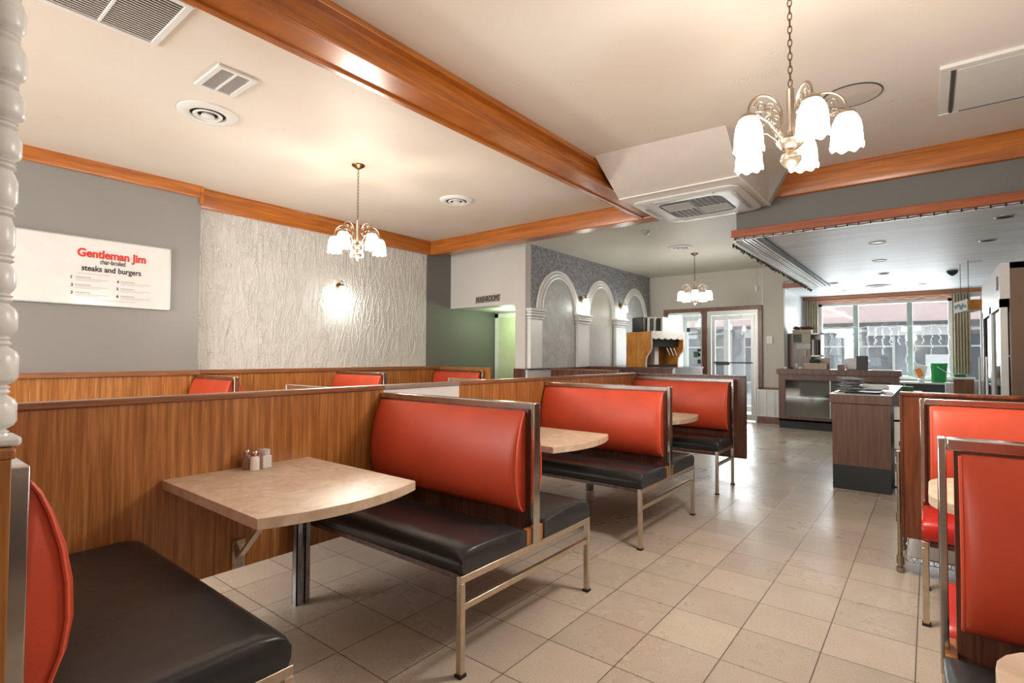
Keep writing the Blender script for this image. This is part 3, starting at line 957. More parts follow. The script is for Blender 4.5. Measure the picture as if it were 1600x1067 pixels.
# ------------------------------------------------------------------ chandeliers
def chandelier(lb, x, y, z, ceil, a0, power, shade_m):
    """z = tip of the finial; ceil = ceiling height"""
    r = thing('chandelier', lb, 'chandelier', (x, y, z), 0, 'five-arm chandeliers')
    T = ceil - z
    MB().lathe([(0.0015, T - 0.045), (0.02, T - 0.04), (0.035, T - 0.028), (0.062, T - 0.012), (0.066, T)], (0, 0, 0), 28).build('canopy', m_brass_dark, r)
    # chain
    b = MB()
    zz = 0.43
    k = 0
    while zz < T - 0.05:
        pts = []
        for j in range(10):
            a = 2 * PI * j / 10
            u, v_ = 0.009 * math.cos(a), 0.021 * math.sin(a)
            pts.append((u, 0, zz + 0.008 + v_) if k % 2 == 0 else (0, u, zz + 0.008 + v_))
        b.tube(pts, 0.0026, 6, closed=True)
        zz += 0.033
        k += 1
    b.build('chain', m_brass_dark, r)
    flute = lambda j, a, rr, zv: (rr * (1 + 0.08 * math.sin(8 * a)) if 0.012 < rr < 0.02 else rr, zv)
    MB().lathe([(0.015, 0.15), (0.015, 0.405), (0.017, 0.408), (0.012, 0.415), (0.004, 0.425)], (0, 0, 0), 32, mod=flute).build('stem', m_brass, r, ang=50)
    MB().lathe([(0.002, 0), (0.008, 0.004), (0.006, 0.012), (0.014, 0.022), (0.03, 0.034), (0.045, 0.055), (0.047, 0.063), (0.044, 0.066), (0.047, 0.069), (0.040, 0.088), (0.018, 0.10), (0.016, 0.106),
                (0.032, 0.112), (0.045, 0.122), (0.062, 0.146), (0.064, 0.152), (0.05, 0.158), (0.036, 0.17), (0.018, 0.182), (0.015, 0.2)], (0, 0, 0), 32).build('hub', m_brass, r)
    RA = 0.23
    for i in range(5):
        a = a0 + 2 * PI * i / 5
        ca, sa = math.cos(a), math.sin(a)
        P3 = lambda rr, zv: (rr * ca, rr * sa, zv)
        arm = MB()
        pts = [P3(0.04, 0.15)]
        pts.append(P3(0.048, 0.22))
        for j in range(13):
            t_ = PI - PI * j / 12
            pts.append(P3(0.139 + 0.091 * math.cos(t_), 0.275 + 0.088 * math.sin(t_)))
        pts.append(P3(RA, 0.262))
        arm.tube(pts, 0.0055, 7)
        ar = arm.build('arm', m_brass, r)
        sc = MB()
        sc.tube([P3(0.045, 0.155), P3(0.12, 0.235), P3(0.18, 0.262), P3(0.205, 0.265)], 0.0045, 6)

        def spiral(cr, cz, R_, turns, ph, sg):
            return [P3(cr + R_ * (1 - 0.72 * j / 22) * math.cos(ph + sg * turns * 2 * PI * j / 22), cz + R_ * (1 - 0.72 * j / 22) * math.sin(ph + sg * turns * 2 * PI * j / 22)) for j in range(23)]
        sc.tube(spiral(0.115, 0.30, 0.034, 1.3, PI, -1), 0.0026, 5)
        sc.tube(spiral(0.165, 0.302, 0.034, 1.3, 0, 1), 0.0026, 5)
        sc.tube(spiral(0.178, 0.262, 0.022, 1.2, 0.5, 1), 0.0024, 5)
        sc.tube(spiral(0.085, 0.25, 0.026, 1.2, 2.6, -1), 0.0024, 5)
        sc.tube(spiral(0.07, 0.185, 0.022, 1.3, 3.6, -1), 0.003, 5)
        sc.build('scrollwork', m_brass, ar)
        c_ = (RA * ca, RA * sa, 0)
        MB().lathe([(0.012, 0.272), (0.02, 0.262), (0.034, 0.256), (0.037, 0.25), (0.038, 0.242), (0.034, 0.238)], c_, 20).build('shade_holder', m_brass, ar)
        scal = lambda j, an, rr, zv: (rr * (1 + (0.012 * math.cos(8 * an) if j > 1 else 0)), zv + (0.007 * math.cos(8 * an) * (1 if j == 6 else 0)))
        MB().lathe([(0.032, 0.245), (0.044, 0.232), (0.056, 0.205), (0.062, 0.17), (0.064, 0.135), (0.066, 0.105), (0.070, 0.088)], c_, 48, cap=False, mod=scal).build('lamp_shade', shade_m, ar, solid=0.003)
    d = bpy.data.lights.new('chandelier_glow', 'POINT')
    d.energy = power
    d.color = WARM
    d.shadow_soft_size = 0.16
    lo = bpy.data.objects.new('chandelier_glow', d)
    lo.location = (x, y, z - 0.17)
    C.objects.link(lo)
    return r


chandelier('brass five-light chandelier with scroll arms hanging large at the upper right', -0.511, 2.808, 2.18, 3.2, math.radians(14), CHAND_POWER, m_shade)
chandelier('brass five-light chandelier on a long chain before the combed white wall', -4.474, 3.139, 2.23, 3.2, math.radians(2), CHAND_POWER, m_shade)
chandelier('small distant chandelier hanging before the entrance wall', -3.15, 9.03, 2.17, 3.07, math.radians(2), CHAND_POWER * 0.18, m_shade)

# ------------------------------------------------------------------ wall lamps
def sconce(lb, x, y, z, power):
    r = thing('wall_lamp', lb, 'wall lamp', (x, y, z), 0, 'brass wall lamps')
    MB().tube([(0, 0, 0), (0.012, 0, 0)], 0.05, 20).tube([(0.012, 0, 0), (0.022, 0, 0)], 0.03, 20).build('backplate', m_brass_dark, r)
    pts = [(0.02, 0, 0.0)] + [(0.06 + 0.04 * -math.cos(PI * j / 10), 0, 0.03 + 0.045 * math.sin(PI * j / 10)) for j in range(11)] + [(0.1, 0, 0.01)]
    MB().tube(pts, 0.005, 7).build('arm', m_brass_dark, r)
    MB().tube([(0.012, 0, -0.03), (0.02, 0, -0.08), (0.035, 0, -0.1), (0.04, 0, -0.085)], 0.005, 6).build('scroll', m_brass_dark, r)
    MB().lathe([(0.008, 0.02), (0.03, 0.008), (0.036, -0.004)], (0.1, 0, 0), 20).build('shade_holder', m_brass_dark, r)
    scal = lambda j, an, rr, zv: (rr, zv + (0.006 * math.cos(8 * an) * (1 if j == 4 else 0)))
    MB().lathe([(0.03, 0.0), (0.046, -0.02), (0.056, -0.06), (0.06, -0.10), (0.066, -0.13)], (0.1, 0, 0), 40, cap=False, mod=scal).build('lamp_shade', m_shade, r, solid=0.003)
    d = bpy.data.lights.new('wall_lamp_glow', 'POINT')
    d.energy = power
    d.color = (0.86, 1.0, 0.95)
    d.shadow_soft_size = 0.04
    lo = bpy.data.objects.new('wall_lamp_glow', d)
    lo.location = (x + 0.1, y, z - 0.15)
    C.objects.link(lo)


sconce('lit wall lamp on the white combed plaster wall', -6.6, 4.33, 2.27, 7)
sconce('wall lamp between the nearest and middle arches', -4.93, 8.22, 2.32, 3)
sconce('wall lamp between the middle and farthest arches', -4.93, 9.78, 2.32, 3)

# ------------------------------------------------------------------ ceiling fittings
def grille(lb, x0, x1, y0, y1, nslat, mids, slat_axis='y'):
    o_ = ((x0 + x1) / 2, (y0 + y1) / 2, 3.2)
    r = thing('ceiling_grille', lb, 'vent', o_, 0, 'rectangular ceiling grilles')
    f = 0.035
    b = MB(o_)
    b.box(x0, y0, 3.182, x1, y0 + f, 3.2).box(x0, y1 - f, 3.182, x1, y1, 3.2).box(x0, y0 + f, 3.182, x0 + f, y1 - f, 3.2).box(x1 - f, y0 + f, 3.182, x1, y1 - f, 3.2)
    for mpos in mids:
        if slat_axis == 'y':
            yy = y0 + (y1 - y0) * mpos
            b.box(x0 + f, yy - 0.008, 3.184, x1 - f, yy + 0.008, 3.2)
        else:
            xx = x0 + (x1 - x0) * mpos
            b.box(xx - 0.008, y0 + f, 3.184, xx + 0.008, y1 - f, 3.2)
    b.build('frame', m_white, r, bevel=0.003)
    MB(o_).box(x0 + f, y0 + f, 3.196, x1 - f, y1 - f, 3.199).build('duct_opening', plain('duct_brown', srgb(70, 44, 30), 0.7), r)
    b = MB(o_)
    for k in range(nslat):
        if slat_axis == 'y':
            xx = x0 + f + (x1 - x0 - 2 * f) * (k + 0.5) / nslat
            b.obox((xx, (y0 + y1) / 2, 3.19), 0.004 if nslat < 20 else 0.006, y1 - y0 - 2 * f, 0.004)
        else:
            yy = y0 + f + (y1 - y0 - 2 * f) * (k + 0.5) / nslat
            b.obox(((x0 + x1) / 2, yy, 3.19), x1 - x0 - 2 * f, 0.0035, 0.012, rx=0.3)
    b.build('slats', m_white, r)


grille('small brown-slatted ceiling grille beside the round diffuser', -4.02, -3.62, 1.46, 1.72, 18, (0.5,), 'y')
grille('large white ceiling grille at the top left corner of the room', -3.72, -3.12, 0.55, 1.13, 22, (0.5,), 'y')


def diffuser(lb, x, y, z, R_):
    r = thing('ceiling_diffuser', lb, 'vent', (x, y, z), 0, 'round ceiling diffusers')
    MB().lathe([(R_, 0), (R_, -0.008), (R_ * 0.93, -0.02), (R_ * 0.75, -0.028), (R_ * 0.62, -0.02), (R_ * 0.6, -0.002)], (0, 0, 0), 36, cap=False).build('outer_ring', m_white, r)
    MB().lathe([(R_ * 0.62, -0.004), (0.001, -0.003)], (0, 0, 0), 30, cap=False).build('opening', m_dark, r)
    MB().lathe([(R_ * 0.42, -0.006), (R_ * 0.5, -0.02), (R_ * 0.46, -0.03), (R_ * 0.36, -0.02), (R_ * 0.34, -0.01)], (0, 0, 0), 30, cap=False).build('inner_ring', m_white, r)
    MB().lathe([(R_ * 0.2, -0.012), (R_ * 0.24, -0.03), (R_ * 0.1, -0.042), (0.001, -0.044)], (0, 0, 0), 24, cap=False).build('centre_cone', m_plastic, r)


diffuser('round white ceiling diffuser beside the small brown grille', -4.45, 1.72, 3.2, 0.21)
diffuser('round white ceiling diffuser right of the chained chandelier', -4.53, 4.60, 3.2, 0.21)
diffuser('round ceiling diffuser near the distant chandelier', -3.15, 8.36, 3.07, 0.19)
diffuser('round diffuser on the low ceiling near the front window', -0.73, 11.8, 2.62, 0.2)
tag(MB((-3.15, 7.03, 3.07)).lathe([(0.06, 0), (0.06, -0.02), (0.045, -0.04), (0.02, -0.055), (0.002, -0.056)], (-3.15, 7.03, 3.07), 20).build('smoke_detector', m_alum), 'small round smoke detector on the rear ceiling past the beam', 'smoke detector')


def downlight(lb, x, y, lit=False, z=2.62, R_=0.085, dark=True):
    r = thing('recessed_downlight', lb, 'ceiling light', (x, y, z), 0, 'recessed downlights in the low ceiling')
    MB().lathe([(R_, 0), (R_, -0.006), (R_ * 0.85, -0.01), (R_ * 0.78, -0.003)], (0, 0, 0), 28, cap=False).build('ring', m_white if not dark else m_alum, r)
    MB().lathe([(R_ * 0.8, -0.004), (0.001, -0.003)], (0, 0, 0), 24, cap=False).build('bulb_face', m_dark if dark else m_plastic, r)


for lb, x, y, dk in (('nearest left downlight with a white face', -0.452, 7.37, False), ('second left downlight from the bulkhead, white face', -0.518, 8.756, False), ('third left downlight from the bulkhead', -0.544, 10.13, True),
                     ('dark downlight nearest the right edge of the photo', 0.58, 6.72, True), ('dark downlight beyond the nearest right one', 0.541, 7.95, True), ('third right downlight with pale ring', 0.508, 9.59, False),
                     ('far left downlight above the display counter', -1.318, 10.92, True), ('farthest left downlight close to the window', -1.33, 12.3, True), ('far downlight near the middle of the window', -0.08, 11.94, True)):
    downlight(lb, x, y, dark=dk)
tag(MB((0.294, 10.45, 2.62)).lathe([(0.07, 0), (0.07, -0.02), (0.055, -0.05), (0.02, -0.075), (0.002, -0.08)], (0.294, 10.45, 2.62), 20).build('dome_camera', m_blackp), 'black dome camera on the low ceiling before the window', 'camera')

# access hatch in the ceiling
h = thing('ceiling_hatch', 'square white ceiling access hatch at the upper right with open brown edge', 'hatch', (0.35, 4.9, 3.2))
ho = (0.35, 4.9, 3.2)
MB(ho).box(0.08, 4.40, 3.175, 0.75, 4.46, 3.2).box(0.08, 5.26, 3.185, 0.75, 5.30, 3.2).box(0.08, 4.46, 3.19, 0.14, 5.26, 3.2).box(0.69, 4.46, 3.19, 0.75, 5.26, 3.2).build('frame', m_white, h, bevel=0.003)
MB(ho).obox((0.42, 4.86, 3.185), 0.5, 0.74, 0.012).build('lid', m_white, h)
MB(ho).box(0.145, 4.5, 3.186, 0.16, 5.26, 3.197).box(0.2, 5.225, 3.176, 0.62, 5.236, 3.19).build('edge_gap', m_greypl, h)
# round bare patch and scorch marks left by an old fitting
sc = thing('old_fitting_patch', 'round grey patch left by an old fitting behind the near chandelier', 'patch', (-0.42, 4.5, 3.2))
MB().lathe([(0.19, 0.0), (0.19, -0.004), (0.17, -0.006), (0.001, -0.006)], (0, 0, 0), 36, cap=False).build('plate', plain('patch_plaster', srgb(205, 196, 186), 0.7, noise=0.08), sc)
MB().lathe([(0.192, -0.001), (0.192, -0.007), (0.184, -0.008)], (0, 0, 0), 36, cap=False).build('edge', m_greypl, sc)

# ------------------------------------------------------------------ ceiling cassette bulkhead and unit
b = MB((-1.9, 5.3, 2.9))
vt = [(-2.475, 4.88, 2.9), (-1.305, 4.88, 2.9), (-1.305, 6.04, 2.9), (-2.475, 6.04, 2.9), (-2.475, 4.37, 3.2), (-1.29, 4.45, 3.2), (-1.29, 6.04, 3.2), (-2.475, 6.04, 3.2)]
vs = [b.bm.verts.new(p) for p in vt]
for f in ((0, 1, 2, 3), (7, 6, 5, 4), (0, 4, 5, 1), (1, 5, 6, 2), (2, 6, 7, 3), (3, 7, 4, 0)):
    b.bm.faces.new([vs[i] for i in f])
hs = tag(b.build('unit_housing', plain('housing_paint', srgb(212, 206, 198), 0.55)), 'white boxed housing hanging from the ceiling around the air conditioner', 'housing')
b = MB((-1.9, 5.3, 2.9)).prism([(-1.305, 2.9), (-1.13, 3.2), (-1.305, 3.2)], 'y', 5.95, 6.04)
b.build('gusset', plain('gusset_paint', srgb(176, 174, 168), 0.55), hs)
MB((-1.9, 5.3, 2.9)).box(-1.312, 4.88, 2.893, -1.297, 6.04, 2.91).box(-2.475, 4.873, 2.893, -1.297, 4.887, 2.91).build('edge_bead', m_white_gloss, hs)
ac = thing('ceiling_air_conditioner', 'white ceiling cassette air conditioner with a dark square grille', 'air conditioner', (-1.9, 5.48, 2.9))
ao = (-1.9, 5.48, 2.9)


def rrect(cx, cy, hx, hy, r_, n=6):
    out = []
    for qx, qy, a0 in ((1, 1, 0), (-1, 1, PI / 2), (-1, -1, PI), (1, -1, 3 * PI / 2)):
        for k in range(n + 1):
            a = a0 + PI / 2 * k / n
            out.append((cx + qx * (hx - r_) + r_ * math.cos(a), cy + qy * (hy - r_) + r_ * math.sin(a)))
    return out


cx, cy = -1.895, 5.53
rings = []
for hx, hy, zz in ((0.50, 0.47, 2.9), (0.53, 0.50, 2.885), (0.53, 0.50, 2.875), (0.50, 0.475, 2.862), (0.40, 0.385, 2.856), (0.37, 0.355, 2.866), (0.325, 0.325, 2.866)):
    rings.append([(p[0], p[1], zz) for p in rrect(cx, cy, hx, hy, 0.11)])
MB(ao).loft(rings, cap=False).build('panel', m_plastic, ac)
MB(ao).prism(rrect(cx, cy, 0.33, 0.33, 0.09), 'z', 2.868, 2.875).build('intake', plain('intake_grey', srgb(92, 90, 88), 0.6), ac)
b = MB(ao)
for q in range(4):
    for k in range(5):
        d_ = 0.055 * k
        # pinwheel of ribs
        x_0, x_1 = (0.0, 0.27)
        px, py = (0.02 + 0.0, 0.04 + d_)
        p0, p1 = Vector((0.0, 0.02 + d_)), Vector((0.30, 0.02 + d_))
        Rm = Matrix.Rotation(q * PI / 2, 2)
        p0, p1 = Rm @ p0, Rm @ p1
        b.tube([(cx + p0.x, cy + p0.y, 2.866), (cx + p1.x, cy + p1.y, 2.866)], 0.005, 4)
b.build('grille_ribs', m_plastic, ac)
b = MB(ao)
for sgx, sgy, lx, ly in ((1, 0, 0.022, 0.30), (-1, 0, 0.022, 0.30), (0, 1, 0.30, 0.022), (0, -1, 0.30, 0.022)):
    b.box(cx + sgx * 0.45 - lx, cy + sgy * 0.43 - ly, 2.851, cx + sgx * 0.45 + lx, cy + sgy * 0.43 + ly, 2.862)
b.build('louvre', m_alum, ac, bevel=0.004)

# ------------------------------------------------------------------ valance strip and string lights under the bulkhead
v_ = thing('light_valance', 'white ribbed strip running under the bulkhead edge towards the window', 'valance', (-1.6, 8.6, 2.62))
vo = (-1.6, 8.6, 2.62)
b = MB(vo)
b.box(-1.69, 6.1, 2.56, -1.665, 11.2, 2.66)
for k in range(5):
    b.box(-1.66 + 0.04 * k, 6.1, 2.585 - 0.004 * (k % 2), -1.635 + 0.04 * k, 11.2, 2.62)
b.build('ribs', m_white_gloss, v_, bevel=0.003)
MB(vo).box(-1.45, 6.1, 2.595, -1.41, 11.2, 2.62).build('shadow_gap', m_greypl, v_)
sl = thing('string_lights', 'dark string lights with tiny bulbs along the bulkhead corner', 'string lights', (-1.7, 8.6, 2.55))
b = MB((-1.7, 8.6, 2.55))
n = 150
b.tube([(-1.70, 6.1 + 5.1 * k / n, 2.545 + 0.008 * math.sin(k * 1.9)) for k in range(n + 1)], 0.005, 4)
for k in range(n):
    y_ = 6.1 + 5.1 * k / n
    b.tube([(-1.70, y_, 2.545), (-1.70 + random.uniform(-.02, .02), y_ + random.uniform(-.02, .02), 2.545 - random.uniform(.015, .045))], 0.006, 4)
b.build('wire', plain('dark_green_wire', srgb(48, 54, 48), 0.6), sl)
s2 = thing('string_lights', 'string lights with tiny dark clips along the front of the bulkhead board', 'string lights', (-0.3, 6.07, 2.59))
b = MB((-0.3, 6.07, 2.59))
b.tube([(-1.69 + 2.88 * k / 60, 6.075, 2.588 + 0.004 * math.sin(k * 1.7)) for k in range(61)], 0.004, 4)
for k in range(30):
    x_ = -1.66 + 2.85 * k / 30
    b.tube([(x_, 6.06, 2.60), (x_, 6.06, 2.575)], 0.005, 4)
b.build('wire', m_blackp, s2)
MB((-0.3, 6.07, 2.59)).box(-1.69, 6.085, 2.578, 1.19, 6.1, 2.602).build('white_strip', m_white_gloss, s2)

# ------------------------------------------------------------------ menu sign on the left wall
sg = thing('menu_sign', 'white menu sign reading Gentleman Jim on the grey wall', 'sign', (-6.49, 1.45, 1.775))
go = (-6.49, 1.45, 1.775)
MB(go).box(-6.5, 0.72, 1.775, -6.47, 2.15, 2.428).build('panel', plain('sign_white', srgb(226, 226, 224), 0.12), sg, bevel=0.003)
b = MB(go)
b.box(-6.5, 0.715, 1.768, -6.462, 2.155, 1.778).box(-6.5, 0.715, 2.425, -6.462, 2.155, 2.434).box(-6.5, 2.148, 1.768, -6.462, 2.156, 2.434).box(-6.5, 0.714, 1.768, -6.462, 0.722, 2.434)
b.build('frame', m_alum, sg)
TR = (PI / 2, 0, PI / 2)


def stext(s, y, z, m, width, height, offset=0.0):
    return text('lettering', s, 0.1, (-6.4685 - go[0], y - go[1], z - go[2]), TR, m, sg, 'LEFT', offset, 0, 1, 0.0006, width, height)


def slab(y, z, wd, hh, m, k=0.012):
    pass


stext('Gentleman Jim', 1.355, 2.245, m_red_text, 0.57, 0.11, 0.0035)
stext('char-broiled', 1.535, 2.187, m_black_text, 0.21, 0.05, 0.001)
stext('steaks and burgers', 1.39, 2.108, m_black_text, 0.495, 0.075, 0.002)
for s, y_, z_ in (('1', 1.31, 2.02), ('2', 1.31, 1.945), ('3', 1.31, 1.87), ('4', 1.675, 2.01), ('5', 1.675, 1.938), ('6', 1.675, 1.862)):
    text('lettering', s, 0.04, (-6.4685 - go[0], y_ - go[1], z_ - go[2]), TR, m_black_text, sg, 'LEFT', 0.001)
b = MB(go)
for y0, zl in ((1.345, (2.04, 1.965, 1.89)), (1.71, (2.03, 1.958, 1.882))):
    for z_ in zl:
        b.box(-6.47, y0, z_ - 0.006, -6.4685, y0 + 0.12, z_ + 0.002)
        b.box(-6.47, y0, z_ - 0.02, -6.4685, y0 + 0.26, z_ - 0.016)
        b.box(-6.47, y0, z_ - 0.034, -6.4685, y0 + 0.20, z_ - 0.031)
b.box(-6.47, 1.36, 2.075, -6.4685, 1.62, 2.079)
b.box(-6.47, 1.5, 1.822, -6.4685, 1.85, 1.826)
b.build('small_print', m_grey_text, sg)

# washrooms sign
ws = thing('washrooms_sign', 'small black WASHROOMS sign over the corridor opening', 'sign', (-5.73, 6.565, 2.17))
wo = (-5.73, 6.565, 2.17)
MB(wo).prism([(-6.0, 2.168), (-5.475, 2.182), (-5.46, 2.298), (-5.99, 2.278)], 'y', 6.56, 6.57).build('plate', plain('sign_grey', srgb(150, 144, 138), 0.5), ws)
text('lettering', 'WASHROOMS', 0.1, (-5.985 - wo[0], 6.559 - wo[1], 2.18 - wo[2]), (PI / 2, -0.03, 0), m_black_text, ws, 'LEFT', 0.0018, 0.2, 1, 0.0008, 0.52, 0.095)

# wall things by the entrance
tag(MB((-2.455, 11.25, 1.5)).box(-2.51, 11.225, 1.55, -2.40, 11.26, 1.70).box(-2.49, 11.215, 1.60, -2.42, 11.226, 1.66).build('thermostat', m_plastic, bevel=0.004), 'white thermostat on the wall right of the entrance door', 'thermostat')
cs = thing('cord_sensor', 'small white sensor hanging on a wall cord above the door', 'sensor', (-2.69, 11.25, 2.6))
MB((-2.69, 11.25, 2.6)).box(-2.72, 11.22, 2.60, -2.66, 11.26, 2.72).build('body', m_plastic, cs, bevel=0.006)
MB((-2.69, 11.25, 2.6)).tube([(-2.69, 11.25, 2.72), (-2.69, 11.25, 3.06)], 0.004, 5).build('cord', m_alum, cs)
tag(MB((-2.58, 11.25, 2.3)).box(-2.586, 11.25, 0.7, -2.576, 11.26, 3.07).build('wall_joint_strip', m_alum), 'thin vertical joint strip on the entrance wall', 'strip')
ht = thing('wall_heater', 'white wall heater grille low beside the entrance door', 'heater', (-2.42, 11.25, 0.13))
hh = (-2.42, 11.25, 0.13)
MB(hh).box(-2.66, 11.14, 0.13, -2.2, 11.2, 0.655).build('panel', m_alum, ht)
b = MB(hh)
b.box(-2.66, 11.125, 0.13, -2.2, 11.145, 0.16).box(-2.66, 11.125, 0.62, -2.2, 11.145, 0.655)
for x_ in (-2.66, -2.52, -2.37, -2.22):
    b.box(x_, 11.125, 0.16, x_ + 0.025, 11.145, 0.62)
b.build('frame', m_white_gloss, ht)

# ------------------------------------------------------------------ display counter (rear) and service counter
dc = thing('display_counter', 'long brown display counter with glass front near the entrance', 'counter', (-1.28, 10.9, 0))
do = (-1.28, 10.9, 0)
x0, x1, y0, y1 = -2.17, -0.39, 10.6, 11.05
MB(do).box(x0, y0 + 0.04, 0, x1, y1, 0.14).build('kick', m_kick, dc)
b = MB(do)
b.box(x0, y0, 0.14, x1, y0 + 0.03, 0.22).box(x0, y0, 0.88, x1, y0 + 0.03, 0.98).box(x0, y0, 0.22, x0 + 0.11, y0 + 0.03, 0.88).box(x1 - 0.11, y0, 0.22, x1, y0 + 0.03, 0.88)
b.box(x0, y1 - 0.02, 0.14, x1, y1, 0.98).box(x0, y0 + 0.03, 0.14, x0 + 0.02, y1, 0.98).box(x1 - 0.02, y0 + 0.03, 0.14, x1, y1, 0.98).box(x0, y0, 0.14, x1, y1, 0.17)
b.build('body', m_counter_lam, dc)
MB(do).box(x0 - 0.03, y0 - 0.03, 0.98, x1 + 0.03, y1 + 0.03, 1.075).build('worktop', m_counter_lam, dc, bevel=0.004)
MB(do).box(x0 + 0.11, y0 + 0.012, 0.22, -1.36, y0 + 0.018, 0.88).build('glass_door', m_case_glass, dc)
MB(do).box(-1.35, y0 + 0.006, 0.22, x1 - 0.11, y0 + 0.012, 0.88).build('glass_door', m_case_glass, dc)
MB(do).box(-1.365, y0, 0.22, -1.345, y0 + 0.02, 0.88).build('door_rail', m_alum, dc)
MB(do).box(x0 + 0.02, y0 + 0.1, 0.545, x1 - 0.02, y1 - 0.02, 0.565).build('shelf', m_white, dc)
MB(do).box(x0 + 0.02, y1 - 0.03, 0.17, x1 - 0.02, y1 - 0.021, 0.97).build('back_lining', plain('case_lining', srgb(176, 172, 162), 0.6), dc)
tag(MB((-1.5, 10.75, 0.565)).lathe([(0.05, 0), (0.06, 0.02), (0.04, 0.04), (0.005, 0.045)], (-1.42, 10.78, 0.566), 12).build('dark_trinket', m_blackp), 'dark small things on the glass case shelf', 'trinket')

rc = thing('service_counter', 'brown service counter with black base standing end-on in the aisle', 'counter', (-0.54, 7.3, 0))
ro = (-0.54, 7.3, 0)
x0, x1, y0, y1 = -0.765, -0.295, 6.1, 8.4
MB(ro).box(x0, y0, 0, x1, y1, 0.235).build('base', m_kick, rc)
MB(ro).box(x0, y0, 0.235, x1, y1, 0.835).build('body', m_counter_lam, rc)
MB(ro).box(x0 - 0.02, y0 - 0.02, 0.84, x1 + 0.02, y1 + 0.02, 0.925).build('worktop', m_counter_lam, rc, bevel=0.003)
MB(ro).box(x0 - 0.02, y0 - 0.02, 0.925, x1 + 0.02, y1 + 0.02, 0.932).build('top_surface', plain('grey_white_laminate', srgb(196, 200, 202), 0.3), rc)
# tray with paper stack
tr = thing('serving_tray', 'black tray on the end of the service counter', 'tray', (-0.54, 6.45, 0.932))
MB((-0.54, 6.45, 0.932)).prism(rrect(-0.55, 6.42, 0.17, 0.24, 0.05), 'z', 0.932, 0.942).build('base', m_blackp, tr)
MB((-0.54, 6.45, 0.932)).tube([(p[0], p[1], 0.945) for p in rrect(-0.55, 6.42, 0.17, 0.24, 0.05)], 0.007, 6, closed=True).build('rim', m_blackp, tr)
pb = MB((-0.6, 6.5, 0.942))
for k in range(26):
    pb.obox((-0.61 + random.uniform(-.04, .04), 6.4 + random.uniform(-.08, .08), 0.958 + 0.0048 * k), 0.15, 0.2, 0.003, rz=random.uniform(-.7, .7), rx=random.uniform(-.12, .12), ry=random.uniform(-.16, .16))
tag(pb.build('paper_pile', plain('newsprint', srgb(172, 174, 178), 0.8, noise=0.4, nscale=40)), 'messy pile of grey printed papers on the black tray', 'papers')
pb = MB((-0.46, 6.8, 0.932))
for k in range(8):
    pb.obox((-0.47 + random.uniform(-.01, .01), 6.80, 0.936 + 0.0035 * k), 0.15, 0.22, 0.003, rz=random.uniform(-.08, .08))
tag(pb.build('paper_stack', m_paper), 'flat stack of pale papers behind the messy pile', 'papers')
tag(MB((-0.36, 6.3, 0.932)).obox((-0.325, 6.35, 0.943), 0.06, 0.16, 0.02, rz=0.3).build('napkin_bundle', m_paper, bevel=0.004), 'white napkins at the right corner of the service counter', 'napkins')
tag(MB((-0.5, 7.5, 0.932)).obox((-0.5, 7.5, 0.95), 0.25, 0.35, 0.035, rz=0.1).build('menu_stack', m_paper, bevel=0.003), 'white stack of menus farther along the service counter', 'menus')
tag(MB((-0.74, 6.2, 0.932)).obox((-0.72, 6.22, 0.937), 0.07, 0.12, 0.008, rz=0.4).build('order_pad', plain('cream_pad', srgb(226, 220, 190), 0.7)), 'cream order pad at the left corner of the service counter', 'pad')

# items on the display counter
def cbox(name, lb, cat, x, y, z, sx, sy, sz, m, rz=0, rx=0, bevel=0.003, grp=None):
    return tag(MB((x, y, z)).obox((x, y, z + sz / 2), sx, sy, sz, rz=rz, rx=rx).build(name, m, bevel=bevel), lb, cat, grp)


cbox('cardboard_box', 'low tan cardboard box on the left of the display counter', 'box', -1.61, 10.85, 1.075, 0.34, 0.2, 0.11, m_card)
cbox('card_holder', 'taller tan flap standing behind the low cardboard box', 'card', -1.5, 10.98, 1.075, 0.2, 0.05, 0.2, m_card)
cbox('small_block', 'small brown cup on the display counter', 'cup', -1.21, 10.8, 1.075, 0.1, 0.1, 0.09, m_frame_dark)
cbox('photo_stand', 'leaning black and grey card stand on the display counter', 'card stand', -0.9, 10.8, 1.075, 0.17, 0.02, 0.24, m_greypl, rx=-0.15)
cbox('receipt_printer', 'white printer behind the leaning card stand', 'printer', -1.04, 10.98, 1.075, 0.22, 0.15, 0.2, m_plastic, bevel=0.015)
cbox('paper_sheet', 'white paper sheet on the right end of the display counter', 'paper', -0.62, 10.85, 1.075, 0.3, 0.25, 0.012, m_paper)
for k, (x_, y_, s_, m_, lb) in enumerate([(-2.08, 10.75, 0.05, m_paper, 'white scrap at the left end of the display counter'), (-1.98, 10.72, 0.06, m_blackp, 'small black gadget at the left end of the display counter'), (-1.89, 10.8, 0.07, m_alum, 'silver dispenser left of the tan box'), (-1.83, 10.72, 0.05, m_paper, 'crumpled white tissue left of the tan box')]):
    cbox('counter_clutter', lb, 'small item', x_, y_, 1.075, s_, s_, [0.03, 0.03, 0.1, 0.035][k], m_, rz=0.3 * k, bevel=0.008)

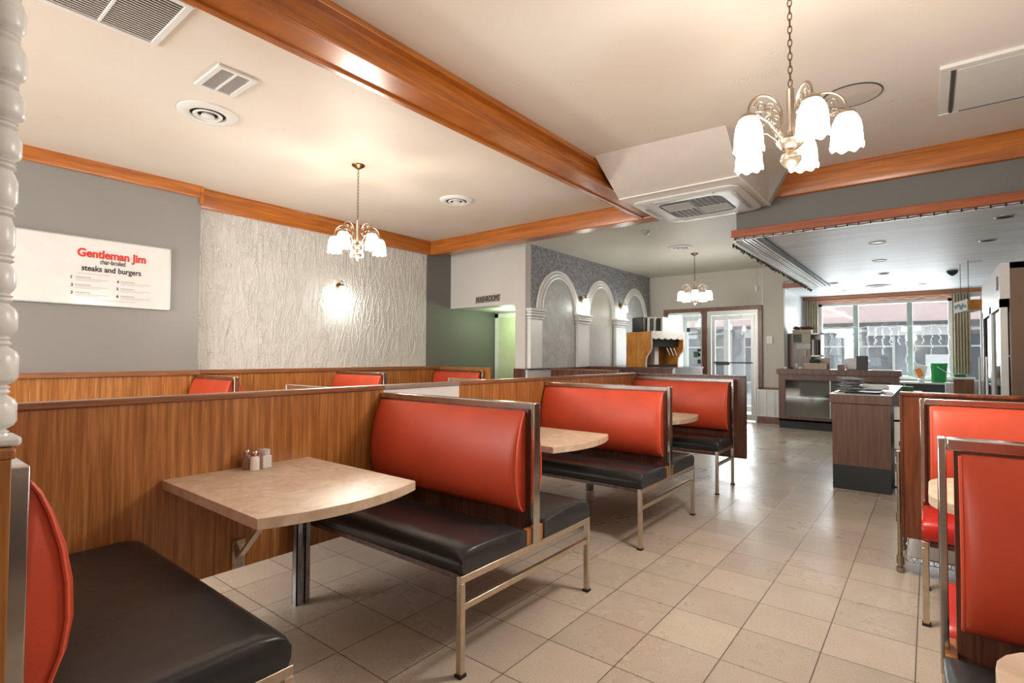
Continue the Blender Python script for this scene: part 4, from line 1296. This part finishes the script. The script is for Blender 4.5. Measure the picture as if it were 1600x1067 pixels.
# tall shelf cabinet beside the return wall with calendar etc
cb = thing('shelf_cabinet', 'tall dark brown cabinet with open white side shelves behind the display counter', 'cabinet', (-1.95, 11.75, 0))
co = (-1.95, 11.75, 0)
MB(co).box(-2.19, 11.6, 0, -1.80, 11.95, 1.76).build('body', m_lam_dark, cb)
b = MB(co)
for z_ in (0.9, 1.30, 1.73):
    b.box(-1.80, 11.62, z_, -1.62, 11.95, z_ + 0.03)
b.box(-1.64, 11.62, 0, -1.62, 11.95, 1.76).box(-1.80, 11.93, 0, -1.62, 11.95, 1.76)
b.build('side_shelf', m_white_gloss, cb)
cal = thing('wall_calendar', 'calendar with a dark animal picture pinned to the brown cabinet', 'calendar', (-1.95, 11.59, 1.4))
co2 = (-1.95, 11.59, 1.4)
MB(co2).box(-2.12, 11.585, 1.56, -1.80, 11.598, 1.75).build('border', plain('calendar_border', srgb(178, 176, 140), 0.6), cal)
MB(co2).box(-2.10, 11.58, 1.575, -1.95, 11.586, 1.74).build('picture', plain('calendar_photo', srgb(58, 66, 62), 0.5, noise=0.5, nscale=20), cal)
MB(co2).box(-1.95, 11.58, 1.575, -1.82, 11.586, 1.74).build('dates', plain('calendar_dates', srgb(168, 168, 152), 0.6), cal)
MB(co2).box(-2.05, 11.585, 1.45, -1.80, 11.598, 1.555).build('lower_sheet', plain('grey_sheet', srgb(188, 192, 190), 0.6), cal)
tag(MB((-1.92, 11.59, 1.28)).prism([(-1.965, 1.43), (-1.865, 1.43), (-1.875, 1.30), (-1.945, 1.30)], 'y', 11.57, 11.598).build('paper_cup', m_card), 'small tan paper pocket under the calendar', 'paper pocket')
bk = thing('bread_basket', 'brown basket full of dark bits on top of the cabinet', 'basket', (-1.95, 11.75, 1.76))
MB((-1.95, 11.75, 1.76)).box(-2.12, 11.62, 1.76, -1.80, 11.88, 1.83).build('tray', m_card, bk, bevel=0.006)
b = MB((-1.95, 11.75, 1.76))
for k in range(26):
    b.obox((random.uniform(-2.1, -1.8), random.uniform(11.65, 11.85), random.uniform(1.84, 1.88)), 0.06, 0.05, 0.03, rz=random.uniform(0, 3), rx=random.uniform(-.5, .5))
b.build('contents', plain('dark_brown_bits', srgb(70, 44, 34), 0.8, noise=0.4, nscale=20), bk)['kind'] = 'stuff'
for k, (x_, m_, lb) in enumerate([(-1.77, m_paper, 'white binder on the open side shelf'), (-1.73, m_greypl, 'grey binder on the open side shelf'), (-1.69, m_blackp, 'black binder on the open side shelf')]):
    cbox('binder', lb, 'binder', x_, 11.75, 1.33, 0.035, 0.22, 0.3, m_, grp='binders on the side shelf')
cbox('green_carton', 'green and white carton on the lowest open side shelf', 'carton', -1.71, 11.7, 0.93, 0.12, 0.15, 0.26, plain('mint_green_card', srgb(110, 180, 130), 0.6))
cbox('green_bag', 'small dark green bag lying on the low tan cardboard box', 'bag', -1.62, 10.85, 1.185, 0.16, 0.12, 0.07, plain('dark_green_bag', srgb(36, 56, 44), 0.7), bevel=0.02)

# window bench with bucket
wb = thing('window_counter', 'dark fronted counter with pale top below the front window', 'counter', (-0.05, 12.95, 0))
wo2 = (-0.05, 12.95, 0)
MB(wo2).box(-0.75, 12.72, 0.0, 0.6, 13.2, 0.79).build('body', m_greypl, wb)
MB(wo2).box(-0.78, 12.68, 0.79, 0.62, 13.24, 0.82).build('worktop', m_plastic, wb)
MB(wo2).box(-0.40, 12.71, 0.1, -0.37, 12.72, 0.79).build('door_gap', m_alum, wb)
bu = thing('bucket', 'green plastic bucket with a wire handle on the window counter', 'bucket', (0.137, 12.9, 0.82))
MB().lathe([(0.105, 0.0), (0.113, 0.0), (0.122, 0.28), (0.13, 0.285), (0.131, 0.33), (0.138, 0.335), (0.139, 0.365), (0.132, 0.367), (0.128, 0.30), (0.1, 0.01)], (0, 0, 0), 32, cap=False).build('body', m_green_bucket, bu)
MB().lathe([(0.1, 0.008), (0.001, 0.009)], (0, 0, 0), 24, cap=False).build('bottom', m_green_bucket, bu)
MB().tube([(-0.02, -0.135, 0.30), (0.03, -0.16, 0.26), (0.1, -0.15, 0.21), (0.16, -0.11, 0.17), (0.2, -0.04, 0.14)], 0.005, 6).build('handle', m_paper, bu)
cu = thing('paper_packet', 'orange and white paper packet leaning at the window beside the bucket', 'packet', (-0.12, 12.9, 0.82))
MB((-0.12, 12.9, 0.82)).obox((-0.155, 12.9, 1.0), 0.085, 0.02, 0.16, ry=-0.35).build('card', m_orange, cu)
MB((-0.12, 12.9, 0.82)).obox((-0.185, 12.905, 0.995), 0.03, 0.018, 0.15, ry=-0.35).build('green_side', m_green, cu)
MB((-0.12, 12.9, 0.82)).obox((-0.15, 12.93, 1.02), 0.2, 0.02, 0.26, ry=0.2).build('sheet', m_paper, cu)
MB((-0.12, 12.9, 0.82)).lathe([(0.05, 0), (0.06, 0.04), (0.055, 0.06)], (-0.12, 12.9, 0.82), 16).build('dish', m_plastic, cu)
cbox('green_packets', 'row of small green packets on the low shelf behind the service counter', 'packets', -0.32, 11.2, 0.72, 0.2, 0.1, 0.08, m_green)
cbox('low_shelf', 'dark low shelf unit behind the service counter', 'shelf', -0.28, 11.25, 0.0, 0.36, 0.35, 0.72, m_greypl)
# white box stand under the window near the curtain
cbox('storage_bin', 'white plastic bin standing beside the bucket', 'bin', 0.30, 12.53, 0.0, 0.16, 0.26, 0.84, m_plastic, bevel=0.01)
sh = thing('side_stand', 'small wooden stand with green plant scraps beside the curtain', 'stand', (0.45, 12.2, 0))
MB((0.45, 12.2, 0)).box(0.33, 12.02, 0, 0.6, 12.34, 0.92).build('body', m_frame_dark, sh)
MB((0.45, 12.2, 0)).box(0.30, 11.98, 0.92, 0.62, 12.37, 0.95).build('top', m_plastic, sh)
cbox('herb_tray', 'green herb tray on the small wooden stand', 'tray', 0.42, 12.22, 0.95, 0.16, 0.14, 0.05, plain('dark_green_leaf', srgb(34, 96, 46), 0.7, noise=0.4, nscale=30), bevel=0.015)

# cooler at the right edge
fr = thing('drinks_cooler', 'tall glass-front drinks cooler with brown-grey side at the right edge', 'refrigerator', (0.8, 6.3, 0))
fo = (0.8, 6.3, 0)
fx, fy0, fy1, fz = 0.41, 5.2, 6.85, 1.985
b = MB(fo)
b.box(fx + 0.05, fy0, 0, 1.15, fy0 + 0.05, fz).box(fx + 0.05, fy1 - 0.05, 0, 1.15, fy1, fz).box(fx + 0.05, fy0, fz - 0.05, 1.15, fy1, fz).box(1.1, fy0, 0, 1.15, fy1, fz).box(fx + 0.05, fy0, 0, 1.15, fy1, 0.25)
b.build('cabinet', m_steel, fr, bevel=0.004)
MB(fo).box(fx, fy0, 1.72, fx + 0.06, fy1, fz).build('header', plain('cooler_header', srgb(176, 176, 174), 0.4), fr, bevel=0.004)
MB(fo).box(fx - 0.006, fy0 + 0.12, 1.80, fx, fy0 + 0.2, 1.9).build('badge', m_greypl, fr)
for k in range(2):
    a = fy0 + 0.02 + k * (fy1 - fy0 - 0.04) / 2
    c = a + (fy1 - fy0 - 0.04) / 2 - 0.02
    dr = MB(fo).box(fx, a, 0.25, fx + 0.04, a + 0.06, 1.72).box(fx, c - 0.06, 0.25, fx + 0.04, c, 1.72).box(fx, a, 0.25, fx + 0.04, c, 0.32).box(fx, a, 1.66, fx + 0.04, c, 1.72).build('door', m_blackp if k else m_alum, fr)
    MB(fo).box(fx + 0.015, a + 0.06, 0.32, fx + 0.02, c - 0.06, 1.66).build('pane', glass('cooler_glass_%d' % k, (0.5, 0.53, 0.55, 1), 0.35, 0.03), dr)
    MB(fo).tube([(fx - 0.03, c - 0.03, 0.9), (fx - 0.03, c - 0.03, 1.3)], 0.01, 8).build('handle', m_alum, dr)
b = MB(fo)
for z_ in (0.6, 0.95, 1.3):
    b.box(fx + 0.12, fy0 + 0.05, z_, 1.08, fy1 - 0.05, z_ + 0.015)
b.build('shelf', m_alum, fr)

# hanging box sign near the window
an = math.atan2(9.3 - 9.9, 0.413 - 0.298)
hb = thing('hanging_sign_box', 'white-faced wooden box sign with green leaf pattern hanging by the window', 'sign', (0.413, 9.3, 1.94))
ho2 = (0.413, 9.3, 1.94)
d1 = Vector((0.298 - 0.413, 0.6)).normalized()
n1_ = Vector((d1.y, -d1.x))  # towards +x
pA, pB = Vector((0.413, 9.3)), Vector((0.298, 9.9))
q = [pA, pB, pB + n1_ * 0.2, pA + n1_ * 0.2]
MB(ho2).prism([(p.x, p.y) for p in q], 'z', 1.94, 2.07).build('box', m_oak, hb)
f_ = [pA - n1_ * 0.008, pB - n1_ * 0.008, pB + n1_ * 0.003, pA + n1_ * 0.003]
MB(ho2).prism([(p.x, p.y) for p in f_], 'z', 1.93, 2.08).build('face', m_paper, hb)
b = MB(ho2)
random.seed(3)
for k in range(9):
    s_ = 0.12 + 0.76 * k / 8
    p = pA + (pB - pA) * s_ - n1_ * 0.012
    b.obox((p.x, p.y, 2.0 + random.uniform(-.02, .025)), 0.006, 0.05, 0.035, rz=math.atan2(-d1.x, d1.y), rx=random.uniform(-1, 1))
b.build('leaf_pattern', plain('leaf_print', srgb(58, 92, 74), 0.6), hb)
for p in (q[0] * 0.8 + q[2] * 0.2, q[1] * 0.8 + q[3] * 0.2):
    MB(ho2).tube([(p.x, p.y, 2.07), (p.x, p.y, 2.62)], 0.004, 5).build('hanger', m_blackp, hb)

# wire rack trolley behind the red bench
wr = thing('wire_trolley', 'chrome wire trolley with small shelves standing behind the right bench panel', 'trolley', (0.05, 4.2, 0))
w0 = (0.05, 4.2, 0)
for x_, y_ in ((-0.152, 3.97), (0.3, 3.97), (-0.152, 4.45), (0.3, 4.45)):
    b = MB(w0).tube([(x_, y_, 0.03), (x_, y_, 0.71)], 0.013, 10).tube([(x_, y_, 0.69), (x_, y_, 0.725)], 0.018, 10)
    for z_ in (0.07, 0.32, 0.62):
        b.tube([(x_, y_, z_ - 0.02), (x_, y_, z_ + 0.03)], 0.02, 10)
    lg = b.build('leg', m_brass, wr)
    MB(w0).lathe([(0.014, 0), (0.022, 0.005), (0.022, 0.03), (0.012, 0.035)], (x_, y_, 0), 12).build('foot', m_brass, lg)
for z_ in (0.07, 0.32, 0.62):
    b = MB(w0)
    for zz in (z_, z_ + 0.03):
        b.tube([(-0.152, 3.97, zz), (0.3, 3.97, zz), (0.3, 4.45, zz), (-0.152, 4.45, zz)], 0.004, 5, closed=True)
    for k in range(18):
        b.tube([(-0.152 + 0.452 * k / 17, 3.97, z_), (-0.152 + 0.452 * k / 17, 4.45, z_)], 0.0022, 4)
    for k in range(14):
        xx = -0.15 + 0.45 * k / 14
        b.tube([(xx, 3.97, z_), (xx + 0.016, 3.97, z_ + 0.03), (xx + 0.032, 3.97, z_)], 0.002, 4)
    b.build('shelf', m_chrome, wr)
cbox('plastic_tub', 'clear white plastic tub on the lowest trolley shelf', 'tub', 0.08, 4.2, 0.076, 0.38, 0.36, 0.13, m_plastic, bevel=0.015)
cbox('folded_cloth', 'cream folded cloth on the middle trolley shelf', 'cloth', -0.02, 4.15, 0.326, 0.2, 0.25, 0.09, m_card, bevel=0.02)
cbox('black_cup_stack', 'black cup on the top trolley shelf', 'cup', -0.09, 4.05, 0.626, 0.06, 0.06, 0.14, m_blackp, bevel=0.01)
# things on the kitchen side of the service counter
un = thing('undercounter_shelf', 'white open shelf unit along the kitchen side of the service counter', 'shelf', (-0.2, 7.4, 0))
b = MB((-0.2, 7.4, 0))
for z_ in (0.05, 0.4, 0.68):
    b.box(-0.27, 6.2, z_, -0.19, 8.3, z_ + 0.02)
b.box(-0.27, 6.2, 0, -0.19, 6.22, 0.82).box(-0.27, 8.28, 0, -0.19, 8.3, 0.82)
b.build('frame', m_white_gloss, un)
for k, (y_, z_, h_, m_, lb) in enumerate([(6.35, 0.70, 0.1, m_paper, 'white jar on the top kitchen-side shelf'), (6.5, 0.42, 0.16, m_greypl, 'dark bottle on the middle kitchen-side shelf'), (6.4, 0.07, 0.2, m_plastic, 'white box on the bottom kitchen-side shelf'), (6.8, 0.42, 0.14, m_green, 'green tin on the middle kitchen-side shelf')]):
    cbox('shelf_item', lb, 'container', -0.23, y_, z_, 0.07, 0.1, h_, m_, bevel=0.01)

# ------------------------------------------------------------------ rear dining room: cabinet, soda machine, bench
ck = thing('drinks_cabinet', 'brown laminate cabinet with white end strip under the drinks machine', 'cabinet', (-4.0, 9.0, 0))
ko = (-4.0, 9.0, 0)
MB(ko).box(-4.88, 8.36, 0, -3.28, 9.8, 1.075).build('body', m_lam_dark, ck)
MB(ko).box(-4.88, 8.34, 1.075, -3.27, 9.82, 1.105).build('worktop', m_lam_dark, ck, bevel=0.003)
MB(ko).box(-3.28, 8.345, 0, -3.255, 8.40, 1.10).build('edge_strip', m_white_gloss, ck)
sm = thing('drinks_machine', 'oak-sided drinks machine with white scalloped valance on the brown cabinet', 'drinks machine', (-3.76, 8.6, 1.105), math.radians(-20))
# local: +x = front, +y = width, z up ; front edge at x=0


def side(y):
    out = [(-0.60, 0), (-0.60, 0.62), (0.0, 0.62), (0.0, 0.60), (0.005, 0.42), (0.0, 0.33), (-0.03, 0.27), (-0.08, 0.22), (-0.12, 0.16), (-0.13, 0.08), (-0.13, 0)]
    MB().prism(out, 'y', y, y + 0.03).build('side_panel', m_oak, sm, smooth=False)
    MB().tube([(p[0] + 0.004, y + 0.015, p[1]) for p in out[2:]], 0.014, 4).build('edge_band', m_paper, sm)


side(0.0)
side(0.81)
MB().box(-0.6, 0.03, 0.0, -0.45, 0.81, 0.60).build('back', m_oak, sm)
MB().box(-0.6, 0.03, 0.60, -0.0, 0.81, 0.62).build('top', m_oak, sm)
MB().box(-0.45, 0.03, 0.36, -0.10, 0.81, 0.56).build('dispenser_head', m_blackp, sm)
MB().box(-0.45, 0.03, 0.0, -0.14, 0.81, 0.04).build('drip_tray', m_blackp, sm)
b = MB()
prof = []
n = 5
for k in range(n):
    for j in range(9):
        a = PI * j / 8
        prof.append((0.03 + 0.78 * (k + 0.5 - 0.5 * math.cos(a)) / n, 0.52 - 0.035 * math.sin(a)))
pts = [(0.03, 0.63)] + prof + [(0.81, 0.63)]
b.prism([(p[0], p[1]) for p in pts], 'x', 0.0, 0.008).build('valance', plain('valance_print', srgb(190, 192, 190), 0.7, noise=0.12, nscale=60), sm, smooth=False)
MB().box(-0.3, 0.30, 0.04, -0.2, 0.40, 0.42).build('tap_column', m_paper, sm)
for k in range(3):
    MB().tube([(-0.1, 0.5 + 0.09 * k, 0.34), (-0.06, 0.52 + 0.09 * k, 0.24), (-0.06, 0.53 + 0.09 * k, 0.2)], 0.008, 6).build('tap_lever', m_alum, sm)
cbox('black_case', 'black case standing on top of the drinks machine', 'case', -4.07, 8.86, 1.727, 0.26, 0.18, 0.26, m_blackp, rz=-0.35, bevel=0.02)
for k, (dx, m_, lb) in enumerate([(0.17, m_plastic, 'white upright folder nearest the black case'), (0.215, m_greypl, 'grey upright folder beside the white one'), (0.27, m_alum, 'silver upright folder in the middle'), (0.33, m_blackp, 'black upright folder in the row'), (0.39, m_alum, 'pale upright folder at the right end of the row')]):
    cbox('folder', lb + ' on the drinks machine', 'folder', -4.07 + dx, 8.86 + dx * 0.35, 1.727, 0.04, 0.2, 0.26 - 0.02 * (k % 2), m_, rz=-0.1, grp='folders on the drinks machine')
bench('bench in the rear dining room, only its dark top edge showing before the arches', -3.75, 7.2, -1, 1.1, (1,), panel=-1, grp='red and black booth benches', panel_z=(0.26, 1.085), panel_y=0.045)
